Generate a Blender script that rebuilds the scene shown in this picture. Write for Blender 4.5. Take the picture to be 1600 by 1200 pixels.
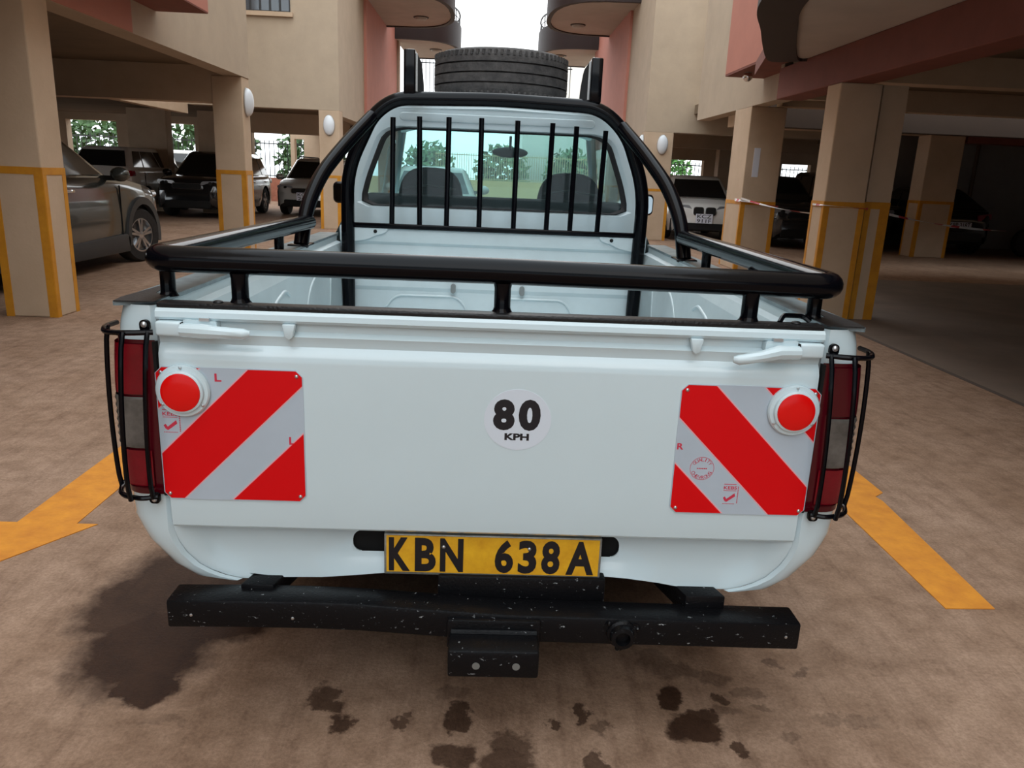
import bpy, bmesh, math, random
from math import sin, cos, pi, radians as R, sqrt, atan2
from mathutils import Vector, Matrix, Euler
for o in list(bpy.data.objects): bpy.data.objects.remove(o)
S = bpy.context.scene
C = S.collection
random.seed(4)

# ---------------------------------------------------------------- camera, sky, exposure
cd = bpy.data.cameras.new('camera'); cam = bpy.data.objects.new('camera', cd); C.objects.link(cam)
yaw, pitch, roll = R(2.036), R(15.156), R(2.417)
fw = Vector((sin(yaw)*cos(pitch), cos(yaw)*cos(pitch), -sin(pitch)))
r0 = Vector((cos(yaw), -sin(yaw), 0)); u0 = r0.cross(fw)
rt = r0*cos(roll)+u0*sin(roll); up = -r0*sin(roll)+u0*cos(roll)
M = Matrix((rt, up, -fw)).transposed().to_4x4(); M.translation = Vector((-0.017, -1.703, 1.366))
cam.matrix_world = M
cd.sensor_fit = 'HORIZONTAL'; cd.sensor_width = 36; cd.lens = 36*1202/1600; cd.clip_start = .02; cd.clip_end = 500
S.camera = cam
W = bpy.data.worlds.new('sky'); S.world = W; W.use_nodes = True
wn = W.node_tree.nodes; wl = W.node_tree.links
bg = wn['Background']; bg.inputs['Strength'].default_value = 2.75
tcw = wn.new('ShaderNodeTexCoord'); nw = wn.new('ShaderNodeTexNoise'); nw.inputs['Scale'].default_value = 1.6; nw.inputs['Detail'].default_value = 5
rw = wn.new('ShaderNodeValToRGB'); rw.color_ramp.elements[0].color = (.83, .93, 1, 1); rw.color_ramp.elements[1].color = (1, 1, 1, 1)
rw.color_ramp.elements[0].position = .35; rw.color_ramp.elements[1].position = .65
wl.new(tcw.outputs['Generated'], nw.inputs['Vector']); wl.new(nw.outputs['Fac'], rw.inputs['Fac']); wl.new(rw.outputs['Color'], bg.inputs['Color'])
S.view_settings.view_transform = 'Standard'; S.view_settings.look = 'None'; S.view_settings.exposure = 0.0
S.view_settings.gamma = 1; S.view_settings.use_curve_mapping = False

# ---------------------------------------------------------------- materials
def mat(name, col, rough=.5, metal=0, coat=0, var=0, vscale=6, bump=0, bscale=60, spec=.5, col2=None, detail=4):
    m = bpy.data.materials.new(name); m.use_nodes = True; n = m.node_tree.nodes; l = m.node_tree.links
    b = n['Principled BSDF']; c = (*col, 1) if len(col) == 3 else col
    b.inputs['Base Color'].default_value = c; b.inputs['Roughness'].default_value = rough; b.inputs['Metallic'].default_value = metal
    b.inputs['Coat Weight'].default_value = coat; b.inputs['Coat Roughness'].default_value = .06; b.inputs['Specular IOR Level'].default_value = spec
    if var or bump:
        tc = n.new('ShaderNodeTexCoord')
        g = n.new('ShaderNodeNewGeometry')
    if var:
        t = n.new('ShaderNodeTexNoise'); t.inputs['Scale'].default_value = vscale; t.inputs['Detail'].default_value = detail; t.inputs['Roughness'].default_value = .62
        l.new(g.outputs['Position'], t.inputs['Vector'])
        rp = n.new('ShaderNodeValToRGB'); c2 = col2 or tuple(x*(1-var) for x in col)
        rp.color_ramp.elements[0].position = .3; rp.color_ramp.elements[1].position = .7
        rp.color_ramp.elements[0].color = (*c2, 1); rp.color_ramp.elements[1].color = c
        l.new(t.outputs['Fac'], rp.inputs['Fac']); l.new(rp.outputs['Color'], b.inputs['Base Color'])
    if bump:
        t2 = n.new('ShaderNodeTexNoise'); t2.inputs['Scale'].default_value = bscale; t2.inputs['Detail'].default_value = 3
        l.new(g.outputs['Position'], t2.inputs['Vector'])
        bp = n.new('ShaderNodeBump'); bp.inputs['Strength'].default_value = bump; bp.inputs['Distance'].default_value = .01
        l.new(t2.outputs['Fac'], bp.inputs['Height']); l.new(bp.outputs['Normal'], b.inputs['Normal'])
    return m
def glass(name, tint, refl=.5, dust=0):
    m = bpy.data.materials.new(name); m.use_nodes = True; n = m.node_tree.nodes; l = m.node_tree.links
    n.remove(n['Principled BSDF']); out = n['Material Output']
    t = n.new('ShaderNodeBsdfTransparent'); t.inputs['Color'].default_value = (*tint, 1)
    g = n.new('ShaderNodeBsdfGlossy'); g.inputs['Roughness'].default_value = .03
    lw = n.new('ShaderNodeLayerWeight'); lw.inputs['Blend'].default_value = .5
    pw = n.new('ShaderNodeMath'); pw.operation = 'POWER'; pw.inputs[1].default_value = 5; l.new(lw.outputs['Facing'], pw.inputs[0])
    f = n.new('ShaderNodeMath'); f.operation = 'MULTIPLY_ADD'; f.inputs[1].default_value = .9; f.inputs[2].default_value = refl*.1; l.new(pw.outputs[0], f.inputs[0])
    x = n.new('ShaderNodeMixShader'); l.new(f.outputs[0], x.inputs[0]); l.new(t.outputs[0], x.inputs[1]); l.new(g.outputs[0], x.inputs[2]); l.new(x.outputs[0], out.inputs['Surface'])
    if dust:
        d = n.new('ShaderNodeBsdfTranslucent'); d.inputs['Color'].default_value = (.62, .80, .86, 1); d2 = n.new('ShaderNodeBsdfDiffuse'); d2.inputs['Color'].default_value = (.5, .62, .66, 1)
        a = n.new('ShaderNodeMixShader'); l.new(d.outputs[0], a.inputs[1]); l.new(d2.outputs[0], a.inputs[2])
        g2 = n.new('ShaderNodeNewGeometry'); nt = n.new('ShaderNodeTexNoise'); nt.inputs['Scale'].default_value = 3; nt.inputs['Detail'].default_value = 6; l.new(g2.outputs['Position'], nt.inputs['Vector'])
        mr = n.new('ShaderNodeMapRange'); mr.inputs['To Min'].default_value = dust*.4; mr.inputs['To Max'].default_value = dust*1.6; l.new(nt.outputs['Fac'], mr.inputs['Value'])
        y = n.new('ShaderNodeMixShader'); l.new(mr.outputs[0], y.inputs[0]); l.new(x.outputs[0], y.inputs[1]); l.new(a.outputs[0], y.inputs[2]); l.new(y.outputs[0], out.inputs['Surface'])
    return m
WHITE = mat('white_paint', (.645, .775, .82), .22, coat=.6, var=.05, vscale=1.5, bump=.02, bscale=6)
WHITE2 = mat('white_bed_paint', (.63, .735, .765), .35, coat=.2, var=.12, vscale=5, bump=.05, bscale=20)
RIMG = mat('grey_rim', (.24, .31, .335), .4, var=.5, vscale=14, coat=.2)  # grey with darker mottling for the bed rim
BLACK = mat('black_gloss_paint', (.0025, .0026, .004), .13, spec=.17, bump=.015, bscale=35)
BLACKM = mat('black_flaky_paint', (.007, .007, .008), .42, var=.5, vscale=40, bump=.2, bscale=140)
def flaky():
    m = mat('black_chipped_paint', (.004, .004, .005), .33, bump=.12, bscale=150, spec=.17); n = m.node_tree.nodes; l = m.node_tree.links; b = n['Principled BSDF']
    g = n.new('ShaderNodeNewGeometry'); t = n.new('ShaderNodeTexNoise'); t.inputs['Scale'].default_value = 55; t.inputs['Detail'].default_value = 6; t.inputs['Roughness'].default_value = .7
    mp = n.new('ShaderNodeMapping'); mp.inputs['Scale'].default_value = (1, 1, 2.2); l.new(g.outputs['Position'], mp.inputs['Vector']); l.new(mp.outputs['Vector'], t.inputs['Vector'])
    rp = n.new('ShaderNodeValToRGB'); e = rp.color_ramp.elements; e[0].position = .64; e[0].color = (.005, .005, .006, 1); e[1].position = .69; e[1].color = (.34, .36, .37, 1)
    l.new(t.outputs['Fac'], rp.inputs['Fac']); l.new(rp.outputs['Color'], b.inputs['Base Color']); return m
CHIP = flaky()
RUBBER = mat('tyre_rubber', (.022, .021, .022), .75, var=.5, vscale=30, bump=.25, bscale=80)
TREAD = mat('dusty_tread', (.095, .088, .085), .85, var=.6, vscale=22, bump=.4, bscale=90, col2=(.04, .037, .038))
DARK = mat('dark_void', (.004, .004, .004), .9)
UNDER = mat('underbody', (.012, .011, .010), .7, var=.5, vscale=15)
CHROME = mat('chrome', (.75, .76, .78), .12, 1)
ALLOY = mat('alloy', (.52, .53, .55), .25, .9)
SCREW = mat('steel_screw', (.6, .62, .64), .3, .9)
RED = mat('red_sheeting', (.72, .001, .004), .4, spec=.22)
SILV = mat('grey_sheeting', (.48, .56, .64), .3, coat=.3, var=.06, vscale=8)
REDINK = mat('red_ink', (.62, .03, .07), .4)
INK = mat('black_ink', (.006, .006, .010), .4)
STICK = mat('sticker_white', (.69, .76, .84), .3, coat=.2)
YPLATE = mat('yellow_plate', (.90, .50, .02), .35, var=.35, vscale=25, col2=(.72, .34, .012))
PFRAME = mat('plate_frame_metal', (.42, .43, .40), .45, .6, var=.4, vscale=40)
LENSR = mat('red_lens', (.22, .002, .010), .14, spec=.5, var=.35, vscale=14)
LENSD = mat('dark_red_lens', (.075, .001, .006), .14, spec=.5)
LENSC = mat('clear_lens', (.17, .155, .14), .14, spec=.6, var=.6, vscale=14)
REFL = mat('reflector_red', (.78, .004, .003), .2, spec=.4)
GLASS = glass('cab_glass', (.55, .76, .76), dust=.09)
GLASSS = glass('side_cab_glass', (.55, .7, .7))
GLASSW = glass('windscreen_glass', (.62, .86, .84), dust=.16)
CARGLASS = mat('tinted_glass', (.008, .009, .010), .06, coat=.5)
SEAT = mat('seat_cloth', (.022, .024, .028), .9, bump=.2, bscale=150)
DASH = mat('dashboard_plastic', (.06, .065, .065), .6)
PLAST = mat('grey_cladding_plastic', (.035, .036, .038), .55, bump=.1, bscale=200)
MIRG = mat('mirror_glass', (.6, .65, .68), .05, 1)
WALL = mat('beige_plaster', (.57, .425, .30), .8, var=.13, vscale=2.2, bump=.12, bscale=45, col2=(.49, .36, .245))
WALLW = mat('cream_plaster', (.47, .375, .275), .8, var=.12, vscale=2, bump=.12, bscale=45)
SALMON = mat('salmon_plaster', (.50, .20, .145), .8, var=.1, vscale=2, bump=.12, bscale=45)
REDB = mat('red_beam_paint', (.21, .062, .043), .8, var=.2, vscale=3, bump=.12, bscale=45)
BROWN = mat('dark_brown_paint', (.022, .010, .008), .7, var=.2, vscale=4)
SOFF = mat('soffit_plaster', (.47, .42, .38), .85, var=.15, vscale=1.5)
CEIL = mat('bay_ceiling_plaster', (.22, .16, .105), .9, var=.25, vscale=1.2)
BACKW = mat('grey_back_wall', (.30, .27, .25), .85, var=.15, vscale=1.2)
YEL = mat('yellow_line_paint', (.62, .27, .012), .6, var=.35, vscale=9, bump=.1, col2=(.50, .20, .01))
YROAD = mat('yellow_road_paint', (.74, .29, .022), .7, var=.4, vscale=11, col2=(.56, .19, .016), detail=7, bump=.2)
LAMPW = mat('lamp_opal', (.72, .76, .80), .3)
LAMPB = mat('lamp_base', (.35, .33, .30), .5)
IRON = mat('black_iron', (.012, .012, .014), .5)
PALEB = mat('far_pale_wall', (.72, .70, .64), .8)
LEAF = mat('hedge_leaf', (.075, .16, .05), .7, var=.6, vscale=3)
LEAF2 = mat('bright_leaf', (.12, .36, .07), .7, var=.5, vscale=3)
TILE = mat('roof_tile_red', (.42, .16, .10), .8, var=.3, vscale=8)
TAPEW = mat('tape_white', (.75, .72, .70), .35)
TAPER = mat('tape_red', (.50, .04, .06), .35)
PAPER = mat('paper_notice', (.68, .70, .78), .6)

def ground_mat():
    m = mat('stained_concrete', (.3, .2, .13), .8); n = m.node_tree.nodes; l = m.node_tree.links; b = n['Principled BSDF']
    g = n.new('ShaderNodeNewGeometry')
    def noise(s, d, r=.6, vec=None):
        t = n.new('ShaderNodeTexNoise'); t.inputs['Scale'].default_value = s; t.inputs['Detail'].default_value = d; t.inputs['Roughness'].default_value = r
        l.new(vec or g.outputs['Position'], t.inputs['Vector']); return t
    def ramp(src, p0, c0, p1, c1):
        r = n.new('ShaderNodeValToRGB'); e = r.color_ramp.elements; e[0].position = p0; e[1].position = p1
        e[0].color = (*c0, 1); e[1].color = (*c1, 1); l.new(src, r.inputs['Fac']); return r
    def mix(mode, fac, a, bb):
        x = n.new('ShaderNodeMix'); x.data_type = 'RGBA'; x.blend_type = mode
        if isinstance(fac, float): x.inputs[0].default_value = fac
        else: l.new(fac, x.inputs[0])
        l.new(a, x.inputs[6]); 
        if isinstance(bb, tuple): x.inputs[7].default_value = (*bb, 1)
        else: l.new(bb, x.inputs[7])
        return x.outputs[2]
    n1 = noise(1.1, 7, .62); n2 = noise(9, 8, .7); n3 = noise(90, 4, .7)
    base = ramp(n1.outputs['Fac'], .3, (.30, .185, .118), .72, (.43, .29, .205)).outputs['Color']
    base = mix('MULTIPLY', .75, base, ramp(n2.outputs['Fac'], .32, (.55, .5, .46), .6, (1, 1, 1)).outputs['Color'])
    base = mix('MULTIPLY', .7, base, ramp(n3.outputs['Fac'], .3, (.62, .58, .55), .66, (1.12, 1.1, 1.1)).outputs['Color'])
    # tyre scuffs: stretched noise
    mp = n.new('ShaderNodeMapping'); mp.inputs['Scale'].default_value = (5, .6, 1); mp.inputs['Rotation'].default_value = (0, 0, .5); l.new(g.outputs['Position'], mp.inputs['Vector'])
    n4 = noise(3, 6, .7, mp.outputs['Vector'])
    base = mix('MULTIPLY', .5, base, ramp(n4.outputs['Fac'], .36, (.62, .57, .55), .5, (1, 1, 1)).outputs['Color'])
    # wet spots of their own shape; last entry is shade painted under the truck
    nd = noise(13, 5, .65); sub = n.new('ShaderNodeVectorMath'); sub.operation = 'SUBTRACT'; sub.inputs[1].default_value = (.5, .5, .5); l.new(nd.outputs['Color'], sub.inputs[0])
    sc = n.new('ShaderNodeVectorMath'); sc.operation = 'SCALE'; sc.inputs['Scale'].default_value = .13; l.new(sub.outputs[0], sc.inputs[0])
    ad = n.new('ShaderNodeVectorMath'); ad.operation = 'ADD'; l.new(g.outputs['Position'], ad.inputs[0]); l.new(sc.outputs[0], ad.inputs[1])
    spots = [(-.42, .085, .043, .05, .8), (-.40, .04, .05, .025, .8), (-.355, -.021, .036, .042, .85), (-.209, -.01, .028, .026, .75), (-.18, .012, .018, .018, .6),
             (-.056, .02, .03, .04, .85), (-.062, -.02, .045, .03, .85), (-.071, -.131, .058, .05, .85), (.078, -.10, .055, .06, .7), (.06, -.16, .07, .06, .8), (.188, -.012, .024, .022, .85),
             (.268, .027, .02, .034, .85), (.31, -.03, .022, .03, .55), (.553, -.026, .078, .06, .95), (.60, .03, .05, .026, .9), (.515, .1, .032, .055, .95), (.66, -.10, .026, .026, .85),
             (.279, -.15, .03, .05, .8), (.66, .10, .024, .018, .8), (.50, .27, .05, .05, .35), (.56, .22, .07, .035, .4), (.66, .19, .05, .03, .4), (.75, .12, .06, .02, .35), (.66, .05, .035, .02, .4),
             (.86, .27, .03, .02, .45), (.92, .22, .035, .018, .45), (.98, .02, .09, .018, .3), (.80, -.05, .035, .02, .35), (-.80, -.03, .05, .02, .25), (-.08, .10, .05, .03, .35), (.76, .06, .03, .015, .4),
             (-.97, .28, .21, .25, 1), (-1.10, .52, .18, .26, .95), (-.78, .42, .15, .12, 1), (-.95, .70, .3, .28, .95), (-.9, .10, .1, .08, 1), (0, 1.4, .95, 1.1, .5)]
    cur = None
    for (x, y, rx, ry, s) in spots:
        a = n.new('ShaderNodeVectorMath'); a.operation = 'SUBTRACT'; a.inputs[1].default_value = (x, y, 0); l.new(ad.outputs[0], a.inputs[0])
        q = n.new('ShaderNodeVectorMath'); q.operation = 'MULTIPLY'; q.inputs[1].default_value = (1/rx, 1/ry, 0); l.new(a.outputs[0], q.inputs[0])
        ln = n.new('ShaderNodeVectorMath'); ln.operation = 'LENGTH'; l.new(q.outputs[0], ln.inputs[0])
        mr = n.new('ShaderNodeMapRange'); mr.inputs['From Min'].default_value = .82 if rx < .12 else .72; mr.inputs['From Max'].default_value = 1.12; mr.inputs['To Min'].default_value = s; mr.inputs['To Max'].default_value = 0
        l.new(ln.outputs['Value'], mr.inputs['Value'])
        if cur is None: cur = mr.outputs[0]
        else:
            mx = n.new('ShaderNodeMath'); mx.operation = 'MAXIMUM'; l.new(cur, mx.inputs[0]); l.new(mr.outputs[0], mx.inputs[1]); cur = mx.outputs[0]
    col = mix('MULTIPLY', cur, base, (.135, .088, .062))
    l.new(col, b.inputs['Base Color'])
    rr = n.new('ShaderNodeMapRange'); b.inputs['Specular IOR Level'].default_value = .25; rr.inputs['To Min'].default_value = .85; rr.inputs['To Max'].default_value = .6; l.new(cur, rr.inputs['Value']); l.new(rr.outputs[0], b.inputs['Roughness'])
    bp = n.new('ShaderNodeBump'); bp.inputs['Strength'].default_value = .35; bp.inputs['Distance'].default_value = .008; l.new(n3.outputs['Fac'], bp.inputs['Height']); l.new(bp.outputs['Normal'], b.inputs['Normal'])
    return m
GROUND = ground_mat()
BAYFL = mat('bay_concrete_shade', (.20, .145, .11), .8, var=.3, vscale=1.5, bump=.25, bscale=80, detail=7)  # bay floor concrete with the bay's shade put into its colour

# ---------------------------------------------------------------- mesh helpers
class MB:
    def __init__(s): s.v = []; s.f = []
    def add(s, vs, fs):
        k = len(s.v); s.v += [tuple(v) for v in vs]; s.f += [tuple(i+k for i in f) for f in fs]; return s
    def box(s, x0, x1, y0, y1, z0, z1):
        return s.add([(x0,y0,z0),(x1,y0,z0),(x1,y1,z0),(x0,y1,z0),(x0,y0,z1),(x1,y0,z1),(x1,y1,z1),(x0,y1,z1)],
                     [(3,2,1,0),(4,5,6,7),(0,1,5,4),(1,2,6,5),(2,3,7,6),(3,0,4,7)])
    def grid(s, P, skip=None, flip=False):
        m = len(P[0]); vs = [p for r in P for p in r]; fs = []
        for i in range(len(P)-1):
            for j in range(m-1):
                if skip and skip(i, j): continue
                q = (i*m+j, i*m+j+1, (i+1)*m+j+1, (i+1)*m+j); fs.append(q[::-1] if flip else q)
        return s.add(vs, fs)
    def prism(s, poly, f0, f1):
        n = len(poly); vs = [f0(a, b) for a, b in poly]+[f1(a, b) for a, b in poly]
        return s.add(vs, [tuple(range(n-1, -1, -1)), tuple(range(n, 2*n))]+[(i, (i+1) % n, n+(i+1) % n, n+i) for i in range(n)])
    def xz(s, poly, y0, y1): return s.prism(poly, lambda a, b: (a, y0, b), lambda a, b: (a, y1, b))
    def yz(s, poly, x0, x1): return s.prism(poly, lambda a, b: (x0, a, b), lambda a, b: (x1, a, b))
    def xy(s, poly, z0, z1): return s.prism(poly, lambda a, b: (a, b, z0), lambda a, b: (a, b, z1))
    def tube(s, pts, r, seg=12, fil=0, closed=False):
        P = [Vector(p) for p in pts]
        if fil:
            Q = [P[0]]
            for i in range(1, len(P)-1):
                a, b, c = P[i-1], P[i], P[i+1]; d0 = (a-b); d1 = (c-b); t = min(fil, d0.length*.48, d1.length*.48)
                p0 = b+d0.normalized()*t; p1 = b+d1.normalized()*t
                for k in range(7):
                    u = k/6; Q.append(p0*(1-u)**2+b*2*u*(1-u)+p1*u*u)
            Q.append(P[-1]); P = Q
        n = len(P); rings = []; up = None
        for i in range(n):
            if closed: t = (P[(i+1) % n]-P[i-1]).normalized()
            else: t = (P[min(i+1, n-1)]-P[max(i-1, 0)]).normalized()
            if up is None: up = t.orthogonal().normalized()
            up = (up-t*up.dot(t)).normalized(); w = t.cross(up)
            rr = r[i] if isinstance(r, (list, tuple)) else r
            rings.append([P[i]+(up*cos(2*pi*k/seg)+w*sin(2*pi*k/seg))*rr for k in range(seg)])
        vs = [p for q in rings for p in q]; fs = []
        for i in range(n if closed else n-1):
            for k in range(seg):
                a = i*seg+k; b = i*seg+(k+1) % seg; j = (i+1) % n
                fs.append((a, b, j*seg+(k+1) % seg, j*seg+k))
        if not closed: fs += [tuple(range(seg-1, -1, -1)), tuple((n-1)*seg+k for k in range(seg))]
        return s.add(vs, fs)
    def lathe(s, prof, c, axis='x', seg=32, sgn=1, a0=0, a1=2*pi):
        # prof: (radius, offset along axis)
        full = abs(a1-a0-2*pi) < 1e-6; m = seg if full else seg+1; vs = []; fs = []
        for rr, h in prof:
            for k in range(m):
                a = a0+(a1-a0)*k/seg; u, v = rr*cos(a), rr*sin(a)
                p = {'x': (h*sgn, u, v), 'y': (u, h*sgn, v), 'z': (u, v, h*sgn)}[axis]
                vs.append((c[0]+p[0], c[1]+p[1], c[2]+p[2]))
        for i in range(len(prof)-1):
            for k in range(seg):
                k2 = (k+1) % m
                fs.append((i*m+k, i*m+k2, (i+1)*m+k2, (i+1)*m+k))
        if full:
            if prof[0][0] > 1e-5: fs.append(tuple(range(m)))
            if prof[-1][0] > 1e-5: fs.append(tuple((len(prof)-1)*m+k for k in range(m)))
        return s.add(vs, fs)
    def ell(s, c, r, seg=20, rings=10):
        prof = [(sin(pi*i/rings), -cos(pi*i/rings)) for i in range(rings+1)]
        k = len(s.v); s.lathe([(max(a, 1e-6), b) for a, b in prof], (0, 0, 0), 'z', seg)
        for i in range(k, len(s.v)):
            x, y, z = s.v[i]; s.v[i] = (c[0]+x*r[0], c[1]+y*r[1], c[2]+z*r[2])
        return s
ORG = {}
def link(o, parent=None):
    C.objects.link(o)
    if parent is not None:
        o.parent = parent
        if parent.name in ORG: o.location = -ORG[parent.name]
def tag(o, label=None, cat=None, group=None, kind=None):
    if label: o['label'] = label
    if cat: o['category'] = cat
    if group: o['group'] = group
    if kind: o['kind'] = kind
    return o
def obj(name, mb, m, parent=None, smooth=True, bev=0, seg=2, label=None, cat=None, group=None, kind=None, ang=35, sub=0):
    me = bpy.data.meshes.new(name); me.from_pydata(mb.v, [], mb.f); me.validate()
    b = bmesh.new(); b.from_mesh(me); bmesh.ops.remove_doubles(b, verts=b.verts, dist=1e-5); bmesh.ops.recalc_face_normals(b, faces=b.faces)
    if bev: bmesh.ops.bevel(b, geom=[e for e in b.edges if len(e.link_faces) == 2 and e.calc_face_angle() > .6], offset=bev, segments=seg, profile=.5, affect='EDGES', clamp_overlap=True)
    b.to_mesh(me); b.free()
    o = bpy.data.objects.new(name, me); me.materials.append(m)
    if parent is None:
        xs = [v.co for v in me.vertices]; c = Vector(((min(v.x for v in xs)+max(v.x for v in xs))/2, (min(v.y for v in xs)+max(v.y for v in xs))/2, min(v.z for v in xs)))
        me.transform(Matrix.Translation(-c)); o.location = c; ORG[o.name] = c
    link(o, parent)
    if parent is None: ORG.setdefault(o.name, o.location.copy())
    if smooth:
        me.polygons.foreach_set('use_smooth', [True]*len(me.polygons)); me.set_sharp_from_angle(angle=R(ang))
    if sub: md = o.modifiers.new('s', 'SUBSURF'); md.levels = md.render_levels = sub
    return tag(o, label, cat, group, kind)
def thing(name, label, cat, loc=(0, 0, 0), group=None, off=True):
    o = bpy.data.objects.new(name, None); C.objects.link(o); o.location = loc; o.empty_display_size = .1
    if off: ORG[o.name] = Vector(loc)
    return tag(o, label, cat, group)
def lerp(tab, x):
    tab = sorted(tab)
    if x <= tab[0][0]: return tab[0][1]
    for (a, fa), (b, fb) in zip(tab, tab[1:]):
        if x <= b: return fa+(fb-fa)*(x-a)/(b-a)
    return tab[-1][1]
def clip(poly, a, b, c):       # keep a*x+b*y<=c
    out = []
    for i in range(len(poly)):
        p, q = poly[i], poly[(i+1) % len(poly)]; dp = a*p[0]+b*p[1]-c; dq = a*q[0]+b*q[1]-c
        if dp <= 0: out.append(p)
        if dp*dq < 0: t = dp/(dp-dq); out.append((p[0]+(q[0]-p[0])*t, p[1]+(q[1]-p[1])*t))
    return out
def rrect(x0, x1, z0, z1, r, n=5):
    P = []
    for cx, cz, a in ((x1-r, z1-r, 0), (x0+r, z1-r, pi/2), (x0+r, z0+r, pi), (x1-r, z0+r, 1.5*pi)):
        P += [(cx+r*cos(a+pi/2*k/n), cz+r*sin(a+pi/2*k/n)) for k in range(n+1)]
    return P
def fillet(poly, r, n=6):
    out = []; P = [Vector(p) for p in poly]
    for i in range(len(P)):
        a, b, c = P[i-1], P[i], P[(i+1) % len(P)]; t = min(r, (a-b).length*.48, (c-b).length*.48)
        p0 = b+(a-b).normalized()*t; p1 = b+(c-b).normalized()*t
        for k in range(n+1):
            u = k/n; q = p0*(1-u)**2+b*2*u*(1-u)+p1*u*u; out.append((q.x, q.y))
    return out
def glyphs(s, bold=0):
    cu = bpy.data.curves.new('t', 'FONT'); cu.body = s; cu.size = 1; cu.offset = bold; cu.extrude = 0; cu.resolution_u = 4
    o = bpy.data.objects.new('t', cu); C.objects.link(o); dg = bpy.context.evaluated_depsgraph_get()
    me = bpy.data.meshes.new_from_object(o.evaluated_get(dg)); v = [tuple(p.co) for p in me.vertices]; f = [tuple(p.vertices) for p in me.polygons]
    bpy.data.objects.remove(o); bpy.data.curves.remove(cu); bpy.data.meshes.remove(me); return v, f
def text(mb, s, x0, x1, z0, z1, y, bold=0, f=None):
    v, fa = glyphs(s, bold); xs = [p[0] for p in v]; ys = [p[1] for p in v]; a, b, c, d = min(xs), max(xs), min(ys), max(ys)
    pts = [(x0+(p[0]-a)/(b-a)*(x1-x0), z0+(p[1]-c)/(d-c)*(z1-z0)) for p in v]
    mb.add([(f(px, pz) if f else (px, y, pz)) for px, pz in pts], fa)
    return mb

# ================================================================ SETTING
def struct(name, mb, m, parent=None, **k):
    if parent is None: k['kind'] = 'structure'
    k.setdefault('smooth', False)
    return obj(name, mb, m, parent, **k)
struct('floor', MB().box(-40, 40, -14, 70, -.1, 0), GROUND, label='brown stained concrete driveway between the two buildings')
struct('floor_bay', MB().box(3.66, 22, -12, 10.4, 0, .004), BAYFL, label='right parking bay floor, bay shade put into its darker colour')  # dark colour stops short so the floor beyond reads as lit
struct('floor_joint', MB().box(3.62, 3.66, -12, 10.4, 0, .005), mat('joint', (.10, .075, .06), .9), label='straight joint between driveway and right parking bay')
# yellow road paint
a = [(-1.80, 1.06), (-1.80, 6.0), (-1.565, 6.0), (-1.575, 1.06), (-1.495, 1.06), (-1.69, .74), (-1.89, 1.06)]
struct('arrow_marking', MB().xy(a, 0, .003), YROAD, label='yellow painted arrow on the driveway pointing towards the viewer')
struct('lane_marking', MB().xy([(1.575, .59), (1.75, .595), (1.81, 1.5), (1.80, 1.55), (1.86, 1.60), (1.82, 6), (1.59, 6)], 0, .003), YROAD, label='yellow painted lane stripe beside the truck')

def column(x0, x1, y0, y1, z1, label, zt=1.27, lines='fs', m=WALL, face=1, w=.07):
    """plastered column; yellow paint bands: horizontal band at zt and vertical bands at the corners."""
    c = struct('column', MB().box(x0, x1, y0, y1, 0, z1), m, bev=.012, label=label)
    t = .004
    fx = x1 if face > 0 else x0; s = 1 if face > 0 else -1
    def band(mb): o = obj('yellow_band', mb, YEL, c, smooth=False)
    band(MB().box(x0, x1, y0-t, y0, zt-.06, zt))
    for (a, b) in ((x0, x0+w), (x1-w, x1)): band(MB().box(a, b, y0-t, y0, 0, zt-.06))
    for (a, b) in ((y0, y0+w*.8), (y1-w*.8, y1)): band(MB().box(min(fx, fx+s*t), max(fx, fx+s*t), a, b, 0, zt-.06))
    band(MB().box(min(fx, fx+s*t), max(fx, fx+s*t), y0, y1, zt-.06, zt))
    return c

# ---- left building A
struct('wall_left', MB().box(-4.05, -3.77, -6, 10.93, 2.62, 9.5), WALLW, label='cream upper wall of the left building above the parking bay')
struct('beam_left', MB().box(-14, -4.05, 10.6, 10.92, 2.24, 2.75), WALL, label='beige cross beam at the back of the left bay')
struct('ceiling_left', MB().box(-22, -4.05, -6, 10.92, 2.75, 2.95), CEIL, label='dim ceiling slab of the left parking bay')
struct('wall_left_salmon', MB().box(-3.77, -3.762, -6, 6.98, 2.625, 2.95), SALMON, label='salmon painted strip of wall under the left ledge')
ll_ = struct('ledge_left', MB().box(-3.77, -3.2, -6, 7.62, 2.96, 3.4), SALMON, label='salmon ledge jutting from the left building')
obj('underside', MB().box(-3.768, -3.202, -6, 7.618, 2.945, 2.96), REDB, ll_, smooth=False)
column(-4.22, -3.78, 5.06, 5.42, 2.62, 'nearest cream column on the left with yellow bands')
column(-4.23, -3.78, 10.58, 10.93, 2.62, 'cream column behind the grey SUV front')
# behind, left
struct('ceiling_left_rear', MB().box(-26, -6.8, 10.92, 24, 2.72, 2.95), CEIL, label='dark ceiling over the far left parking')
struct('ceiling_left_block', MB().box(-6.8, -3.75, 16.9, 30, 2.72, 2.95), CEIL, label='dark ceiling behind the far left column')
struct('wall_left_well', MB().box(-7.0, -6.8, 10.93, 16.5, 2.4, 9.5), WALL, label='beige wall at the side of the light well')
struct('wall_left_far', MB().box(-6.8, -3.47, 16.5, 16.9, 2.6, 12), WALLW, label='cream wall facing the driveway with a barred window')
struct('beam_left_far', MB().box(-6.8, -3.5, 20.2, 20.5, 2.2, 2.72), WALL, label='beige beam inside the far left bay')
struct('facade_left_far', MB().box(-3.75, -3.47, 16.9, 27, 2.5, 12), WALLW, label='cream side wall of the far left block')
struct('pier_left_salmon', MB().box(-3.47, -3.40, 20.0, 26.6, 2.4, 12), SALMON, label='salmon pier on the far left block')
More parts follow.
